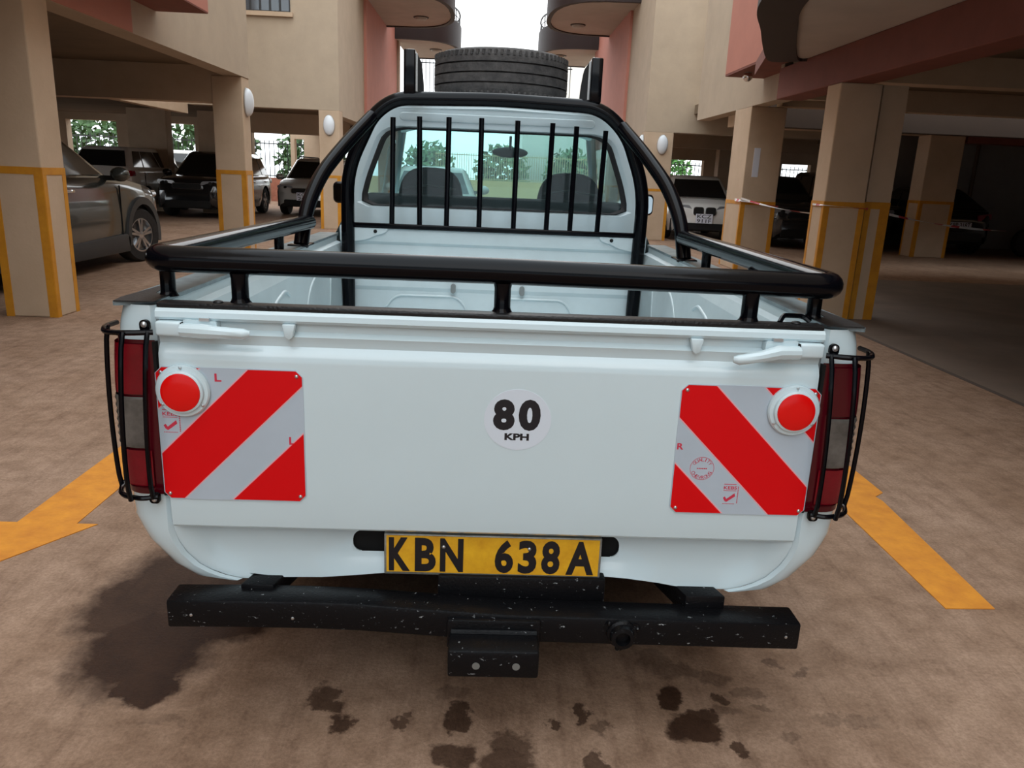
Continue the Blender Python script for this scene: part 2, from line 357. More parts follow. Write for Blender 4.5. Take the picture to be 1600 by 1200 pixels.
struct('trim_left_far', MB().box(-3.46, -3.33, 26.6, 27.0, 2.4, 12), WALLW, label='pale corner strip beside the left balconies')
column(-3.93, -3.47, 16.5, 16.9, 2.6, 'far left column carrying an oval lamp', zt=1.2)
column(-3.9, -3.5, 20.2, 20.6, 2.5, 'far left column behind the roll bar', zt=1.2)
column(-3.9, -3.5, 25.5, 25.9, 2.5, 'last column of the far left block', zt=1.2)
for x0, x1, y, lb in ((-14.2, -13.4, 22.5, 'pale column by the hedge opening'), (-10.0, -8.95, 20.6, 'dark wide column beyond the white hatchback'), (-8.1, -7.55, 20.6, 'dark column beyond the black SUV')):
    struct('column', MB().box(x0, x1, y, y+.4, 0, 2.75), WALL, label=lb, bev=.01)
def win(name, x0, x1, y, z0, z1, nx, nz, label):
    w = struct(name, MB().box(x0, x1, y-.004, y+.02, z0, z1), mat(name+'_frame', (.02, .02, .022), .5), label=label)
    gw = (x1-x0)/nx; gh = (z1-z0)/nz; pm = mat(name+'_pane', (.06, .07, .085), .1, coat=.5)
    for i in range(nx):
        for j in range(nz):
            obj('pane', MB().box(x0+i*gw+.025, x0+(i+1)*gw-.025, y-.012, y-.004, z0+j*gh+.025, z0+(j+1)*gh-.025), pm, w, smooth=False)
    obj('sill', MB().box(x0-.06, x1+.06, y-.07, y, z0-.09, z0), WALL, w, smooth=False)
win('window_1', -5.75, -4.48, 16.49, 4.55, 5.9, 6, 5, 'black barred window in the far left cream wall')
win('window_2', 4.93, 6.0, 16.99, 4.45, 5.9, 4, 5, 'black barred window in the far right cream wall')

# ---- right building
struct('beam_right', MB().box(3.45, 3.78, -8, 8.3, 2.4, 2.76), REDB, label='dark red beam along the right parking bay', bev=.01)
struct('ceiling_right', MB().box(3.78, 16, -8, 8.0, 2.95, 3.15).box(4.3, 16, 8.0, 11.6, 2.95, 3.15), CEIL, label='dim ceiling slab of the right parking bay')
struct('beam_right_edge', MB().box(4.62, 16, 11.35, 11.6, 2.62, 2.95), WALL, label='beam at the edge of the right light slot')
struct('sky_block_right_slot', MB().box(4.6, 16, 12.7, 13.0, 2.97, 7.5), WALL, label='unseen wall added to hide the sky above the right light slot')  # added to block the view of sky while light still falls through
struct('shade_wall_right_side', MB().box(16, 16.2, -8, 18.6, 0, 3.15), BACKW, label='unseen side wall added to darken the right parking bay')  # added out of view, cuts light entering the right bay sideways
struct('shade_wall_right_end', MB().box(3.9, 16, -8.2, -8, 0, 3.15), BACKW, label='unseen end wall behind the viewer, added to darken the right bay')  # added behind the camera, cuts light into the right bay
struct('shade_wall_left_side', MB().box(-14.2, -14, -6, 10.9, 0, 2.95), BACKW, label='unseen side wall added to darken the left parking bay')  # added out of view, cuts light entering the left bay sideways
struct('shade_wall_left_end', MB().box(-14, -4.1, -6.2, -6, 0, 2.95), BACKW, label='unseen end wall behind the viewer, added to darken the left bay')  # added behind the camera, cuts light into the left bay
struct('shade_wall_behind', MB().box(-16, 16, -17.3, -17, 0, 6.5), mat('shade_wall_grey', (.36, .41, .44), .8, var=.1, vscale=1), label='unseen facade behind the viewer, added to darken reflections')  # added out of view so the black tubes reflect less bright sky
struct('wall_right', MB().box(3.5, 3.78, -8, 8.0, 2.76, 9.5), WALLW, label='upper wall of the right building over the balcony')
struct('beam_right_inner', MB().box(3.78, 16, 8.0, 8.3, 2.62, 2.95), WALL, label='beige inner beam of the right bay')
struct('beam_right_brown', MB().box(4.6, 18, 12.7, 13.0, 2.4, 2.97), mat('brown_plaster', (.05, .029, .018), .85, var=.15, vscale=2), label='brown cross beam deep in the right bay')
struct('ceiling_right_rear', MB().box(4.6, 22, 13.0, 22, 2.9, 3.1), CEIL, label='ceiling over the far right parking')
struct('beam_right_column', MB().box(5.0, 10.0, 15.0, 15.6, 2.55, 2.9), WALL, label='beige beam over the far right column')
struct('beam_right_red', MB().box(10.0, 20, 15.1, 15.5, 2.42, 2.9), REDB, label='red beam right of the far column')
struct('wall_right_upper', MB().box(4.05, 4.3, 8.3, 14.5, 2.58, 12), WALLW, label='cream wall set back beyond the salmon parapet')
pr_ = struct('parapet_right', MB().box(3.46, 4.05, 7.2, 10.7, 2.97, 4.4), SALMON, label='salmon balcony parapet above the right bay')
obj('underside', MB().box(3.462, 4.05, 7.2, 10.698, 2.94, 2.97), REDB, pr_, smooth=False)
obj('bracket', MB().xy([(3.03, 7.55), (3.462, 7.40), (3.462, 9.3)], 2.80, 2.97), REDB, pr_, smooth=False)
struct('beam_right_end', MB().box(3.5, 4.1, 8.28, 8.4, 2.42, 2.96), WALLW, label='pale end of the red beam')
struct('ceiling_right_side', MB().box(4.3, 22, 13.0, 14.5, 2.95, 3.15), CEIL, label='ceiling between the far right columns')
struct('wall_right_back', MB().box(10.3, 24, 18.6, 18.8, 0, 3), BACKW, label='grey back wall of the right bay')
for x in (11.25, 12.35): struct('trim_pipe', MB().tube([(x, 18.52, 0), (x, 18.52, 2.9)], .05, 8), mat('brown_pipe', (.12, .06, .035), .6), smooth=True, label='brown pipe on the grey back wall')
cR = column(3.44, 3.87, 6.43, 6.76, 2.4, 'large beige column under the red beam, taped', zt=1.24, face=-1, w=.06)
obj('pilaster', MB().box(3.91, 4.17, 6.5, 6.76, 0, 2.4), WALL, cR, smooth=False)
obj('groove', MB().box(3.87, 3.91, 6.6, 6.76, 0, 2.4), WALL, cR, smooth=False)
for a, b in ((3.91, 3.97), (4.07, 4.17)): obj('yellow_band', MB().box(a, b, 6.496, 6.5, 0, 1.2), YEL, cR, smooth=False)
obj('yellow_band', MB().box(3.87, 4.17, 6.49, 6.5, 1.18, 1.25), YEL, cR, smooth=False)
cP = column(4.05, 4.62, 11.1, 11.95, 2.58, 'beige column with a paper notice and barrier tape', zt=1.12, face=-1, w=.07)
column(9.2, 9.95, 15.1, 15.6, 2.55, 'beige column between the dark cars on the right', zt=1.2, face=-1)
struct('wall_right_far', MB().box(3.5, 8.5, 17.0, 17.4, 2.48, 12), WALLW, label='cream far right wall above the white SUV')
struct('facade_right_far', MB().box(3.5, 3.8, 17.4, 28, 2.4, 12), WALLW, label='cream side wall of the far right block')
struct('pier_right_salmon', MB().box(3.43, 3.5, 20.0, 27.2, 2.3, 12), SALMON, label='salmon pier on the far right block')
struct('ceiling_right_block', MB().box(3.8, 20, 17.4, 30, 2.75, 2.95), CEIL, label='dark ceiling behind the white SUV')
struct('beam_right_far', MB().box(3.8, 9, 20.5, 20.8, 2.3, 2.75), WALL, label='beige beam behind the white SUV')
column(3.5, 4.17, 17.0, 17.4, 2.48, 'far right column carrying oval lamps', zt=1.2, face=-1)
column(3.5, 3.9, 22.5, 22.9, 2.4, 'last column of the far right block', zt=1.2, face=-1)
struct('column', MB().box(6.85, 7.6, 22.5, 22.9, 0, 2.75), WALL, label='pale column at the green fence', bev=.01)
nt = obj('paper_notice', MB().box(4.17, 4.27, 11.09, 11.1, 1.5, 1.95), PAPER, cP, smooth=False, label='small white paper notice')

# near right curved balcony
def smoothcurve(P, n=10):
    out = []; P = [Vector(p) for p in P]
    for i in range(len(P)-1):
        p0 = P[max(i-1, 0)]; p1 = P[i]; p2 = P[i+1]; p3 = P[min(i+2, len(P)-1)]
        for k in range(n):
            t = k/n; q = .5*((2*p1)+(p2-p0)*t+(2*p0-5*p1+4*p2-p3)*t*t+(3*p1-p0-3*p2+p3)*t**3); out.append((q.x, q.y))
    out.append((P[-1].x, P[-1].y)); return out
def balcony(curve_in, curve_out, xw, z, hs, hp, name, label, rail=True):
    """slab (soffit) + curved parapet between inner and outer curves"""
    t = struct(name, MB().xy(curve_in+[(xw, curve_in[-1][1]), (xw, curve_in[0][1])], z, z+hs), SOFF, label=label)
    n = len(curve_in); mb = MB()
    P = [[(*curve_in[i], z-.03), (*curve_out[i], z-.03), (*curve_out[i], z+hp), (*curve_in[i], z+hp), (*curve_in[i], z-.03)] for i in range(n)]
    mb.grid(P); obj('parapet', mb, BROWN, t, ang=40)
    if rail:
        for i in range(0, n-1, 2):
            q = ((curve_in[i][0]+curve_out[i][0])/2, (curve_in[i][1]+curve_out[i][1])/2)
            obj('baluster', MB().tube([(*q, z+hp), (*q, z+hp+.42)], .02, 6), IRON, t)
        mid = [((a[0]+b[0])/2, (a[1]+b[1])/2, z+hp+.42) for a, b in zip(curve_in, curve_out)]
        obj('handrail', MB().tube(mid, .03, 6), IRON, t)
        mid = [(p[0], p[1], z+hp+.2) for p in mid]
        obj('handrail', MB().tube(mid, .015, 6), IRON, t)
    return t
ci = smoothcurve([(3.46, 7.45), (3.29, 7.32), (2.71, 5.82), (2.32, 4.58), (2.17, 2.8), (2.4, 1.2), (2.9, -.3), (3.46, -1.6)])
co = smoothcurve([(3.2, 7.62), (2.98, 7.42), (2.40, 5.9), (1.985, 4.66), (1.84, 2.8), (2.05, 1.1), (2.6, -.5), (3.2, -1.9)])
balcony(ci, co, 3.47, 2.76, .2, .9, 'balcony_slab_right', 'curved near balcony with brown rim over the right bay', rail=False)
def farb(cx, s, cy, rx, ry, z, name, label):
    I = []; O = []
    for k in range(17):
        a = -pi/2+pi*k/16
        e = .55; q = max(cos(a), 0)**e; v = math.copysign(abs(sin(a))**.8, sin(a)); I.append((cx+s*(rx-.12)*q, cy+(ry-.12)*v)); O.append((cx+s*rx*q, cy+ry*v))
    return balcony(I, O, cx-s*.02, z, .2, .78, name, label)
farb(-3.4, 1, 21.5, 2.2, 2.5, 5.62, 'balcony_slab_left', 'nearer brown curved balcony on the far left block')
farb(-3.4, 1, 28.3, 2.1, 2.3, 5.62, 'balcony_slab_left_rear', 'rearmost brown curved balcony on the left')
farb(3.5, -1, 21.4, 2.15, 2.5, 5.62, 'balcony_slab_right_mid', 'nearer brown curved balcony on the far right block')
farb(3.5, -1, 28.6, 2.0, 2.3, 5.62, 'balcony_slab_right_rear', 'rearmost brown curved balcony on the right')

# ---- perimeter beyond
def wall_open(name, x0, x1, y, zt, opens, ztop, m, label):
    mb = MB(); xs = [x0]+[q for o_ in opens for q in o_[:2]]+[x1]
    for i in range(0, len(xs), 2): mb.box(xs[i], xs[i+1], y, y+.3, 0, ztop)
    for a, b in opens: mb.box(a, b, y, y+.3, zt, ztop)
    return struct(name, mb, m, label=label)
wall_open('wall_left_rear', -26, -7.6, 23.8, 2.5, [(-13.3, -11.76), (-10.5, -9.37)], 2.75, WALL, 'beige rear wall of the left parking with two openings')
wall_open('wall_left_block_rear', -7.6, -3.75, 28.6, 2.35, [(-7.45, -7.1), (-6.5, -4.2)], 2.75, WALL, 'beige rear wall behind the silver wagon')
wall_open('wall_right_rear', 3.9, 24, 24.0, 2.08, [(5.7, 6.8), (9.35, 10.3)], 2.95, WALL, 'beige rear wall of the right parking with two openings')

struct('wall_perimeter', MB().box(-34, -5, 29.8, 30, 0, .9), TILE, label='low red wall beyond the left parking')
struct('wall_perimeter_right', MB().box(4.5, 30, 31.8, 32, 0, .8), PALEB, label='low pale wall beyond the right parking')
struct('wall_end', MB().box(-8, 10, 47.8, 48, 0, 1.0), mat('ochre_wall', (.55, .42, .2), .8), label='low ochre wall closing the driveway')
def railing(x0, x1, y, z0, z1, n, name, label, m=IRON):
    t = thing(name, label, 'railing', ((x0+x1)/2, y, z0))
    for z in (z0+.08, z1-.12): obj('rail', MB().box(x0, x1, y-.02, y+.02, z-.02, z+.02), m, t, smooth=False)
    me = None
    for i in range(n):
        x = x0+(x1-x0)*(i+.5)/n
        if me is None:
            o = obj('picket', MB().add(*tube_pts((0, 0, z0), (0, 0, z1), .016)), m, t); me = o; base = o.location.copy()
        else:
            o = me.copy(); C.objects.link(o)
        o.location = base+Vector((x, y, 0))
def tube_pts(a, b, r):
    q = MB().tube([a, b], r, 5); return q.v, q.f
railing(-22, -6.2, 29.9, .9, 2.3, 90, 'perimeter_railing', 'black railing on the low red wall, far left')
railing(4.7, 20, 31.9, .8, 2.2, 90, 'perimeter_railing', 'black railing on the low pale wall, far right')
railing(-3.6, 8, 47.9, 1.0, 2.6, 80, 'gate_railing', 'railing along the ochre wall at the driveway end', mat('ochre_rail', (.5, .42, .22), .6))
railing(-3.2, -.9, 33, 4.3, 5.9, 14, 'terrace_railing', 'black terrace railing left of the spare tyre')
railing(1.5, 3.2, 33, 4.3, 5.9, 12, 'terrace_railing', 'black terrace railing right of the spare tyre')
struct('terrace_slab_left', MB().box(-5, -.7, 32.9, 37, 4.1, 4.3), PALEB, label='pale terrace slab at the far left of the driveway')
struct('terrace_slab_right', MB().box(1.3, 5, 32.9, 37, 4.1, 4.3), PALEB, label='pale terrace slab at the far right of the driveway')
struct('building_far', MB().box(1.9, 9, 52, 58, 0, 9), PALEB, label='pale far building beyond the driveway')
def shrub(c, r, m, label, group, n=900, sz=.16):
    mb = MB()
    for i in range(n):
        v = Vector((random.gauss(0, 1), random.gauss(0, 1), random.gauss(0, 1))).normalized()*(.55+.5*random.random())
        p = Vector((c[0]+v.x*r[0], c[1]+v.y*r[1], c[2]+v.z*r[2])); a = Vector((random.gauss(0, 1), random.gauss(0, 1), random.gauss(0, 1))).normalized(); b = a.orthogonal().normalized()
        s = sz*(.6+.8*random.random()); mb.add([p-a*s, p+b*s*.5, p+a*s, p-b*s*.5], [(0, 1, 2, 3)])
    t = thing('shrub', label, 'shrub', (c[0], c[1], 0), group)
    obj('foliage', mb, m, t, smooth=False, kind='stuff'); obj('stem', MB().tube([(c[0], c[1], 0), (c[0], c[1], c[2])], .08, 6), mat('bark', (.08, .05, .03), .9), t)
for i, (x, z, rx, lb) in enumerate(((-16.2, 1.9, 1.7, 'dark green shrub behind the railing, left of the white hatchback'), (-11.6, 1.8, 1.9, 'green shrub behind the railing above the black SUV'), (-7.6, 1.6, 1.4, 'green shrub behind the railing above the silver wagon'))):
    shrub((x, 31.8, z), (rx, 1.1, 1.5), LEAF, lb, None)
for x, lb in ((6.2, 'bright green shrub behind the railing above the white SUV'), (8.0, 'second bright green shrub behind the railing, nearer the column')): shrub((x, 33.4, 1.5), (.75, .6, 1.3), LEAF2, lb, None, 500)
for x, lb in ((-4.1, 'pale green tree at the driveway end, seen left through the cab'), (.5, 'green bush at the driveway end, seen through the cab centre'), (5.1, 'green bush at the driveway end, seen right through the cab')):
    shrub((x, 50.2, 1.6), (1.75, 1, 1.6), mat('pale_leaf', (.20, .30, .16), .8, var=.4, vscale=3), lb, None, 700, .25)

# ---- oval wall lamps
def lamp(c, n, label, r=.15):
    n = Vector(n); t = thing('wall_lamp', label, 'lamp', c, 'oval wall lamps on the columns')
    q = (r*.72, r*.72, r*1.25)
    e = [q[i]*(1-abs(n[i]))+abs(n[i])*.085 for i in range(3)]; b = [q[i]*1.08*(1-abs(n[i]))+abs(n[i])*.02 for i in range(3)]
    obj('diffuser', MB().ell((c[0]+n.x*.03, c[1]+n.y*.03, c[2]), e, 24, 14), LAMPW, t)
    obj('base_plate', MB().ell((c[0]+n.x*.01, c[1]+n.y*.01, c[2]), b, 24, 8), LAMPB, t)
lamp((-3.78, 10.75, 2.27), (1, 0, 0), 'oval white lamp on the column behind the grey SUV', .16)
lamp((-3.70, 16.5, 2.28), (0, -1, 0), 'oval white lamp on the far left column, left of the roll bar', .17)
lamp((3.92, 17.0, 2.2), (0, -1, 0), 'oval white lamp on the far right column, facing the viewer', .17)
lamp((3.5, 17.2, 2.2), (-1, 0, 0), 'oval white lamp on the driveway side of the far right column', .17)
t = thing('bulb_lamp', 'clear glass bulb lamp under the salmon parapet', 'lamp', (3.62, 10.1, 2.96))
obj('globe', MB().ell((3.62, 10.1, 2.88), (.07, .07, .07), 16, 10), CHROME, t); obj('holder', MB().lathe([(.05, 0), (.05, .04)], (3.62, 10.1, 2.93), 'z', 12), LAMPB, t)
for s, x in ((1, -2.2), (-1, 2.3)):
    for y in (22.3, 28.2):
        t = thing('ceiling_lamp', 'round ceiling lamp under the %s brown balcony on the far %s block' % ('nearer' if y < 25 else 'rearmost', 'left' if s > 0 else 'right'), 'lamp', (x, y, 5.6))
        obj('diffuser', MB().lathe([(.02, -.09), (.14, -.07), (.2, 0)], (x, y, 5.62), 'z', 16), LAMPB, t)
        obj('base_ring', MB().lathe([(.22, -.02), (.22, 0)], (x, y, 5.62), 'z', 16), BROWN, t)

# ---- barrier tape
def tape(P, n, sag, name, label, w=.045):
    t = thing(name, label, 'tape', P[0]); k = 0
    for a, b in zip(P, P[1:]):
        a = Vector(a); b = Vector(b); pts = [a.lerp(b, i/n)-Vector((0, 0, sag*4*(i/n)*(1-i/n))) for i in range(n+1)]
        for i in range(n):
            d = (pts[i+1]-pts[i]); sd = Vector((-d.y, d.x, 0)).normalized(); tw = k*.35
            def edge(p, tw): return Vector((0, 0, cos(tw)*w/2))+sd*(sin(tw)*w/2)
            e0, e1 = edge(0, tw), edge(0, tw+.35); th = sd*.0015
            obj('tape_segment', MB().add([pts[i]-e0-th, pts[i]+e0-th, pts[i+1]+e1-th, pts[i+1]-e1-th, pts[i]-e0+th, pts[i]+e0+th, pts[i+1]+e1+th, pts[i+1]-e1+th],
                [(0, 1, 2, 3), (7, 6, 5, 4), (0, 4, 5, 1), (1, 5, 6, 2), (2, 6, 7, 3), (3, 7, 4, 0)]), (TAPEW, TAPER)[k % 2 if k % 3 else 0], t, smooth=False); k += 1
tape([(4.035, 11.4, 1.13), (4.035, 11.075, 1.12), (4.66, 11.075, 1.05)], 3, 0, 'barrier_tape', 'red and white tape wrapped round the column with the notice')
tape([(4.04, 11.09, 1.16), (4.95, 9.6, 1.0), (3.9, 6.42, 1.18)], 9, .05, 'barrier_tape', 'red and white tape sagging between the two beige columns', .03)
tape([(3.43, 6.7, 1.2), (3.43, 6.42, 1.2), (3.9, 6.41, 1.18)], 3, 0, 'barrier_tape', 'tape wrapped round the large beige column', .02)
tape([(4.18, 6.5, 1.13), (6.2, 7.6, .96)], 14, .03, 'barrier_tape', 'red and white tape running right from the large beige column', .025)

# ================================================================ CARS
def wheel_parts(parent, x, y, r, w, s, spokes=5, rim=ALLOY, steer=0):
    """s=+1: outer face towards +x"""
    c = (0, 0, 0)
    k = r*.62
    t = MB().lathe([(k, -w/2), (r*.93, -w/2), (r*.985, -w*.36), (r, -w*.2), (r, w*.2), (r*.985, w*.36), (r*.93, w/2), (k*1.02, w/2), (k, w*.3)], c, 'x', 36, s)
    o = obj('wheel', t, RUBBER, parent); o.location += Vector((x, y, r)); o.rotation_euler.z = steer
    m = MB().lathe([(k, w*.3), (k*1.01, w*.46), (k*.93, w*.46), (k*.9, w*.2)], c, 'x', 36, s)
    m.lathe([(r*.13, w*.25), (r*.13, w*.44), (.001, w*.46)], c, 'x', 16, s)
    for i in range(spokes):
        for d in (-.16, .16):
            a = 2*pi*i/spokes+d+pi/2; u = Vector((0, cos(a), sin(a))); v = Vector((0, -sin(a), cos(a))); p = [u*.05*r-v*.05*r, u*.05*r+v*.05*r, u*k*.95+v*.045*r, u*k*.95-v*.045*r]
            m.add([q+Vector((s*w*h, 0, 0)) for h in (.28, .44) for q in p], [(0, 1, 2, 3), (7, 6, 5, 4), (0, 4, 5, 1), (1, 5, 6, 2), (2, 6, 7, 3), (3, 7, 4, 0)])
    q = obj('rim', m, rim, o); q.location = (0, 0, 0)
    b = obj('brake_disc', MB().lathe([(.001, w*.05), (k*.9, w*.05), (k*.9, w*.1), (.001, w*.1)], c, 'x', 24, s), DARK, o); b.location = (0, 0, 0)
    return o

def car(name, label, loc, rot, paint, L=4.5, Wd=1.82, H=1.62, clr=.22, r=.35, belt=1.03, nose=.86, deck=None, cab=(-.95, 1.05), roof=(-.85, .45), axles=(-.6, .6), plate=None, plate_rear=None, clad=False, rails=False, grille='bar', hb=.9, steer=0, lamp_col=None):
    """generic car; local +y is forward. cab: greenhouse base y range as fraction of L/2; roof likewise"""
    t = thing(name, label, 'car', loc, off=False); t.rotation_euler.z = rot
    h = L/2; w0 = Wd/2; ya = [axles[0]*h, axles[1]*h]; ra = r+.06
    yb0, yb1, yr0, yr1 = cab[0]*h, cab[1]*h*.62, roof[0]*h, roof[1]*h
    deck = belt if deck is None else deck
    top = [(-h, .62), (-h+.06, .80 if deck < belt else belt-.1), (-h+.2, deck), (yb0, belt), (yb1, belt), (yb1+.35, belt-.03), (h-.35, nose), (h-.1, nose-.10), (h, .60)]
    wid = [(-h, w0*.80), (-h+.08, w0*.92), (-h+.45, w0*.99), (-.3, w0), (h-.75, w0*.98), (h-.25, w0*.90), (h-.06, w0*.78), (h, w0*.62)]
    bot = [(-h, .42), (-h+.1, clr+.06), (-h+.4, clr), (h-.5, clr), (h-.1, clr+.03), (h, .38)]
    ys = set([-h, -h+.06, -h+.12, -h+.25, h-.4, h-.25, h-.12, h-.06, h])
    ys |= set(-h+.4+(L-.8)*i/22 for i in range(23))
    for q in ya: ys |= set(q+ra*sin(-pi/2+pi*i/12)*1.0 for i in range(13))
    ys = sorted(ys); rows = []
    for y in ys:
        zt, w, zb = lerp(top, y), lerp(wid, y), lerp(bot, y)
        for q in ya:
            if abs(y-q) < ra: zb = max(zb, r+sqrt(max(ra*ra-(y-q)**2, 0)))
        half = []
        for z, k in ((zb, .955), (max(zb, clr+.12), .985), (max(zb, .48), .998), (max(zb, .66), 1.0), (max(zb, zt-.14), .985), (zt-.02, .93), (zt+.01, .84), (zt+.03, .5), (zt+.035, 0)):
            half.append((w*k, y, max(z, zb)))
        rows.append(half+[(-x, yy, z) for x, yy, z in half[-2::-1]])
    b = MB().grid(rows); n = len(rows[0]); b.f += [tuple(range(n)), tuple(len(b.v)-n+i for i in range(n))]
    body = obj('body', b, paint, t, ang=50)
    obj('underbody', MB().box(-w0*.86, w0*.86, -h+.15, h-.15, clr+.02, clr+.3), UNDER, t, smooth=False)
    # wheel housings hide the inside
    for q in ya: obj('wheel_well', MB().box(-w0*.9, w0*.9, q-ra*.98, q+ra*.98, r, r+ra*.98), DARK, t, smooth=False)
    wb, wr = w0*.90, w0*.70; z1 = H-.075
    def outline(w, y0, y1, rr): return [(a, c) for a, c in rrect(-w, w, y0, y1, rr, 4)]
    o0 = outline(wb, yb0, yb1, .12); o1 = outline(wr, yr0, yr1, .14); o2 = outline(wr*.88, yr0+.09, yr1-.1, .14); o3 = outline(wr*.4, yr0*.5, yr1*.4, .1)
    lv = [[(x, y, belt-.03) for x, y in o0], [(x, y, z1) for x, y in o1], [(x, y, H-.015) for x, y in o2], [(x, y, H) for x, y in o3]]
    lv = [q+[q[0]] for q in lv]; g = MB().grid(lv); g.f.append(tuple(len(g.v)-len(lv[3])+i for i in range(len(lv[3])-1)))
    obj('cabin', g, paint, t, ang=50)
    def panel(nm, c, off, m=CARGLASS):
        A = [Vector(p) for p in c]; nn = (A[1]-A[0]).cross(A[3]-A[0]).normalized()
        if nn.dot(Vector(off)) < 0: nn = -nn
        obj(nm, MB().add([p+nn*.008 for p in A]+[p-nn*.02 for p in A], [(0, 1, 2, 3), (7, 6, 5, 4), (0, 4, 5, 1), (1, 5, 6, 2), (2, 6, 7, 3), (3, 7, 4, 0)]), m, t, smooth=False)
    def mixp(a, c, u): return tuple(a[i]+(c[i]-a[i])*u for i in range(3))
    zl, zu = .05, .93
    fB, fT = [(-wb+.1, yb1, belt-.03), (wb-.1, yb1, belt-.03)], [(-wr+.09, yr1, z1), (wr-.09, yr1, z1)]
    panel('windscreen', [mixp(fB[0], fT[0], zl), mixp(fB[1], fT[1], zl), mixp(fB[1], fT[1], zu), mixp(fB[0], fT[0], zu)], (0, 1, .3))
    fB, fT = [(-wb+.1, yb0, belt-.03), (wb-.1, yb0, belt-.03)], [(-wr+.09, yr0, z1), (wr-.09, yr0, z1)]
    panel('rear_window', [mixp(fB[0], fT[0], .12), mixp(fB[1], fT[1], .12), mixp(fB[1], fT[1], zu), mixp(fB[0], fT[0], zu)], (0, -1, .3))
    for s in (-1, 1):
        def P(u, v):
            lo = Vector((s*wb, yb0+.13+(yb1-yb0-.26)*u, belt-.03)); hi = Vector((s*wr, yr0+.15+(yr1-yr0-.3)*u, z1)); return lo.lerp(hi, v)
        for u0, u1 in ((.02, .2), (.225, .56), (.585, .98)):
            panel('side_window', [P(u0, .1), P(u1, .1), P(u1, .92), P(u0, .92)], (s, 0, .3))
        ym = yb1-.25
        m = obj('side_mirror', MB().ell((s*(w0+.12), ym, belt+.04), (.12, .09, .09), 14, 8), paint, t)
        obj('mirror_arm', MB().box(min(s*w0*.88, s*(w0+.06)), max(s*w0*.88, s*(w0+.06)), ym-.03, ym+.03, belt-.04, belt+.02), DARK, m, smooth=False)
        for q in (yb0+.62*(yb1-yb0), yb0+.25*(yb1-yb0)):
            obj('door_handle', MB().box(s*w0-.015, s*w0+.022, q-.22, q-.02, belt-.17, belt-.13), CHROME, t, bev=.008)
        for q in (yb1-.02, yb0+.55*(yb1-yb0), yb0+.2*(yb1-yb0)):
            obj('door_seam', MB().box(s*w0*.985-.004, s*w0*.985+.004+s*.008, q-.005, q+.005, clr+.16, belt-.1), DARK, t, smooth=False)
        for q, st in ((ya[0], 0), (ya[1], steer)): wheel_parts(t, s*(w0-.13), q, r, .22, s, steer=st)
        # lights
        lp = fillet([(.30*w0, nose-.18), (.40*w0, nose-.07), (.84*w0, nose-.05), (.88*w0, nose-.12), (.72*w0, nose-.21)], .03, 3)
        def lampm(mb, poly, y, dy): mb.prism([(s*a, c) for a, c in poly], lambda a, c: (a, y-abs(a)*abs(a)*dy, c), lambda a, c: (a, y-abs(a)*abs(a)*dy-.12, c)); return mb
        hl = obj('headlamp', lampm(MB(), lp, h-.045, .18), HEADL, t)
        obj('lamp_bulb', MB().ell((s*.6*w0, h-.05-(.6*w0)**2*.18, nose-.13), (.055, .03, .055), 12, 8), DARK, hl)
        obj('fog_lamp', MB().lathe([(.001, .02), (.05, .015), (.065, 0), (.065, -.06)], (s*.68*w0, h-.07-(.68*w0)**2*.15, .44), 'y', 16), CHROME, t)
        tz = belt-.1 if deck >= belt else .86
        tp = fillet([(.52*w0, tz-.14), (.5*w0, tz), (.93*w0, tz+.04), (.96*w0, tz-.10)], .03, 3)
        mb = MB().prism([(s*a, c) for a, c in tp], lambda a, c: (a, -h+.015+max(0, abs(a)-.55*w0)*.22, c), lambda a, c: (a, -h+.17+max(0, abs(a)-.55*w0)*.3, c))
        obj('tail_lamp', mb, LENSR, t)
        if clad:
            for q in ya:
                rin, rout = ra-.01, ra+.085; mb = MB(); A = [-.22+(pi+.44)*i/20 for i in range(21)]
                mb.grid([[(s*(w0-.05), q+rin*cos(a), max(r+rin*sin(a), clr)), (s*(w0+.012), q+rin*cos(a), max(r+rin*sin(a), clr)), (s*(w0+.012), q+rout*cos(a), max(r+rout*sin(a), clr)), (s*(w0-.04), q+(rout+.01)*cos(a), max(r+(rout+.01)*sin(a), clr))] for a in A])
                obj('arch_cladding', mb, PLAST, t)
            obj('sill_cladding', MB().yz([(ya[0]+ra+.03, clr-.03), (ya[1]-ra-.05, clr-.03), (ya[1]-ra-.03, clr+.16), (ya[1]-ra-.12, clr+.20), (ya[0]+ra+.03, clr+.16)], s*(w0-.08), s*(w0+.012)), PLAST, t, bev=.012)
        if rails:
            obj('roof_rail', MB().tube([(s*wr*.93, yr0+.15, H-.05), (s*wr*.93, yr0+.25, H+.03), (s*wr*.93, yr1-.3, H+.03), (s*wr*.93, yr1-.15, H-.05)], .02, 8, .06), CHROME if rails == 2 else DARK, t)
    if grille == 'kidney':
        for s in (-1, 1):
            gr = obj('grille', MB().xz([(s*x, z) for x, z in rrect(.02, .27, nose-.30, nose-.10, .06)], h-.10, h+.02), CHROME, t)
            obj('grille_core', MB().xz([(s*x, z) for x, z in rrect(.035, .255, nose-.285, nose-.115, .05)], h-.02, h+.026), DARK, gr)
    else:
        gr = obj('grille', MB().xz(rrect(-.36, .36, nose-.27, nose-.12, .05), h-.12, h+.012), CHROME, t)
        obj('grille_core', MB().xz(rrect(-.34, .34, nose-.255, nose-.135, .04), h-.03, h+.018), DARK, gr)
    obj('front_bumper_grille', MB().xz(rrect(-.62*w0, .62*w0, clr+.06, clr+.22, .04), h-.20, h+.006), DARK, t)
    obj('rear_bumper_trim', MB().box(-.7*w0, .7*w0, -h-.012, -h+.2, clr+.1, clr+.3), PLAST, t, bev=.02)
    if rails == 3: pass
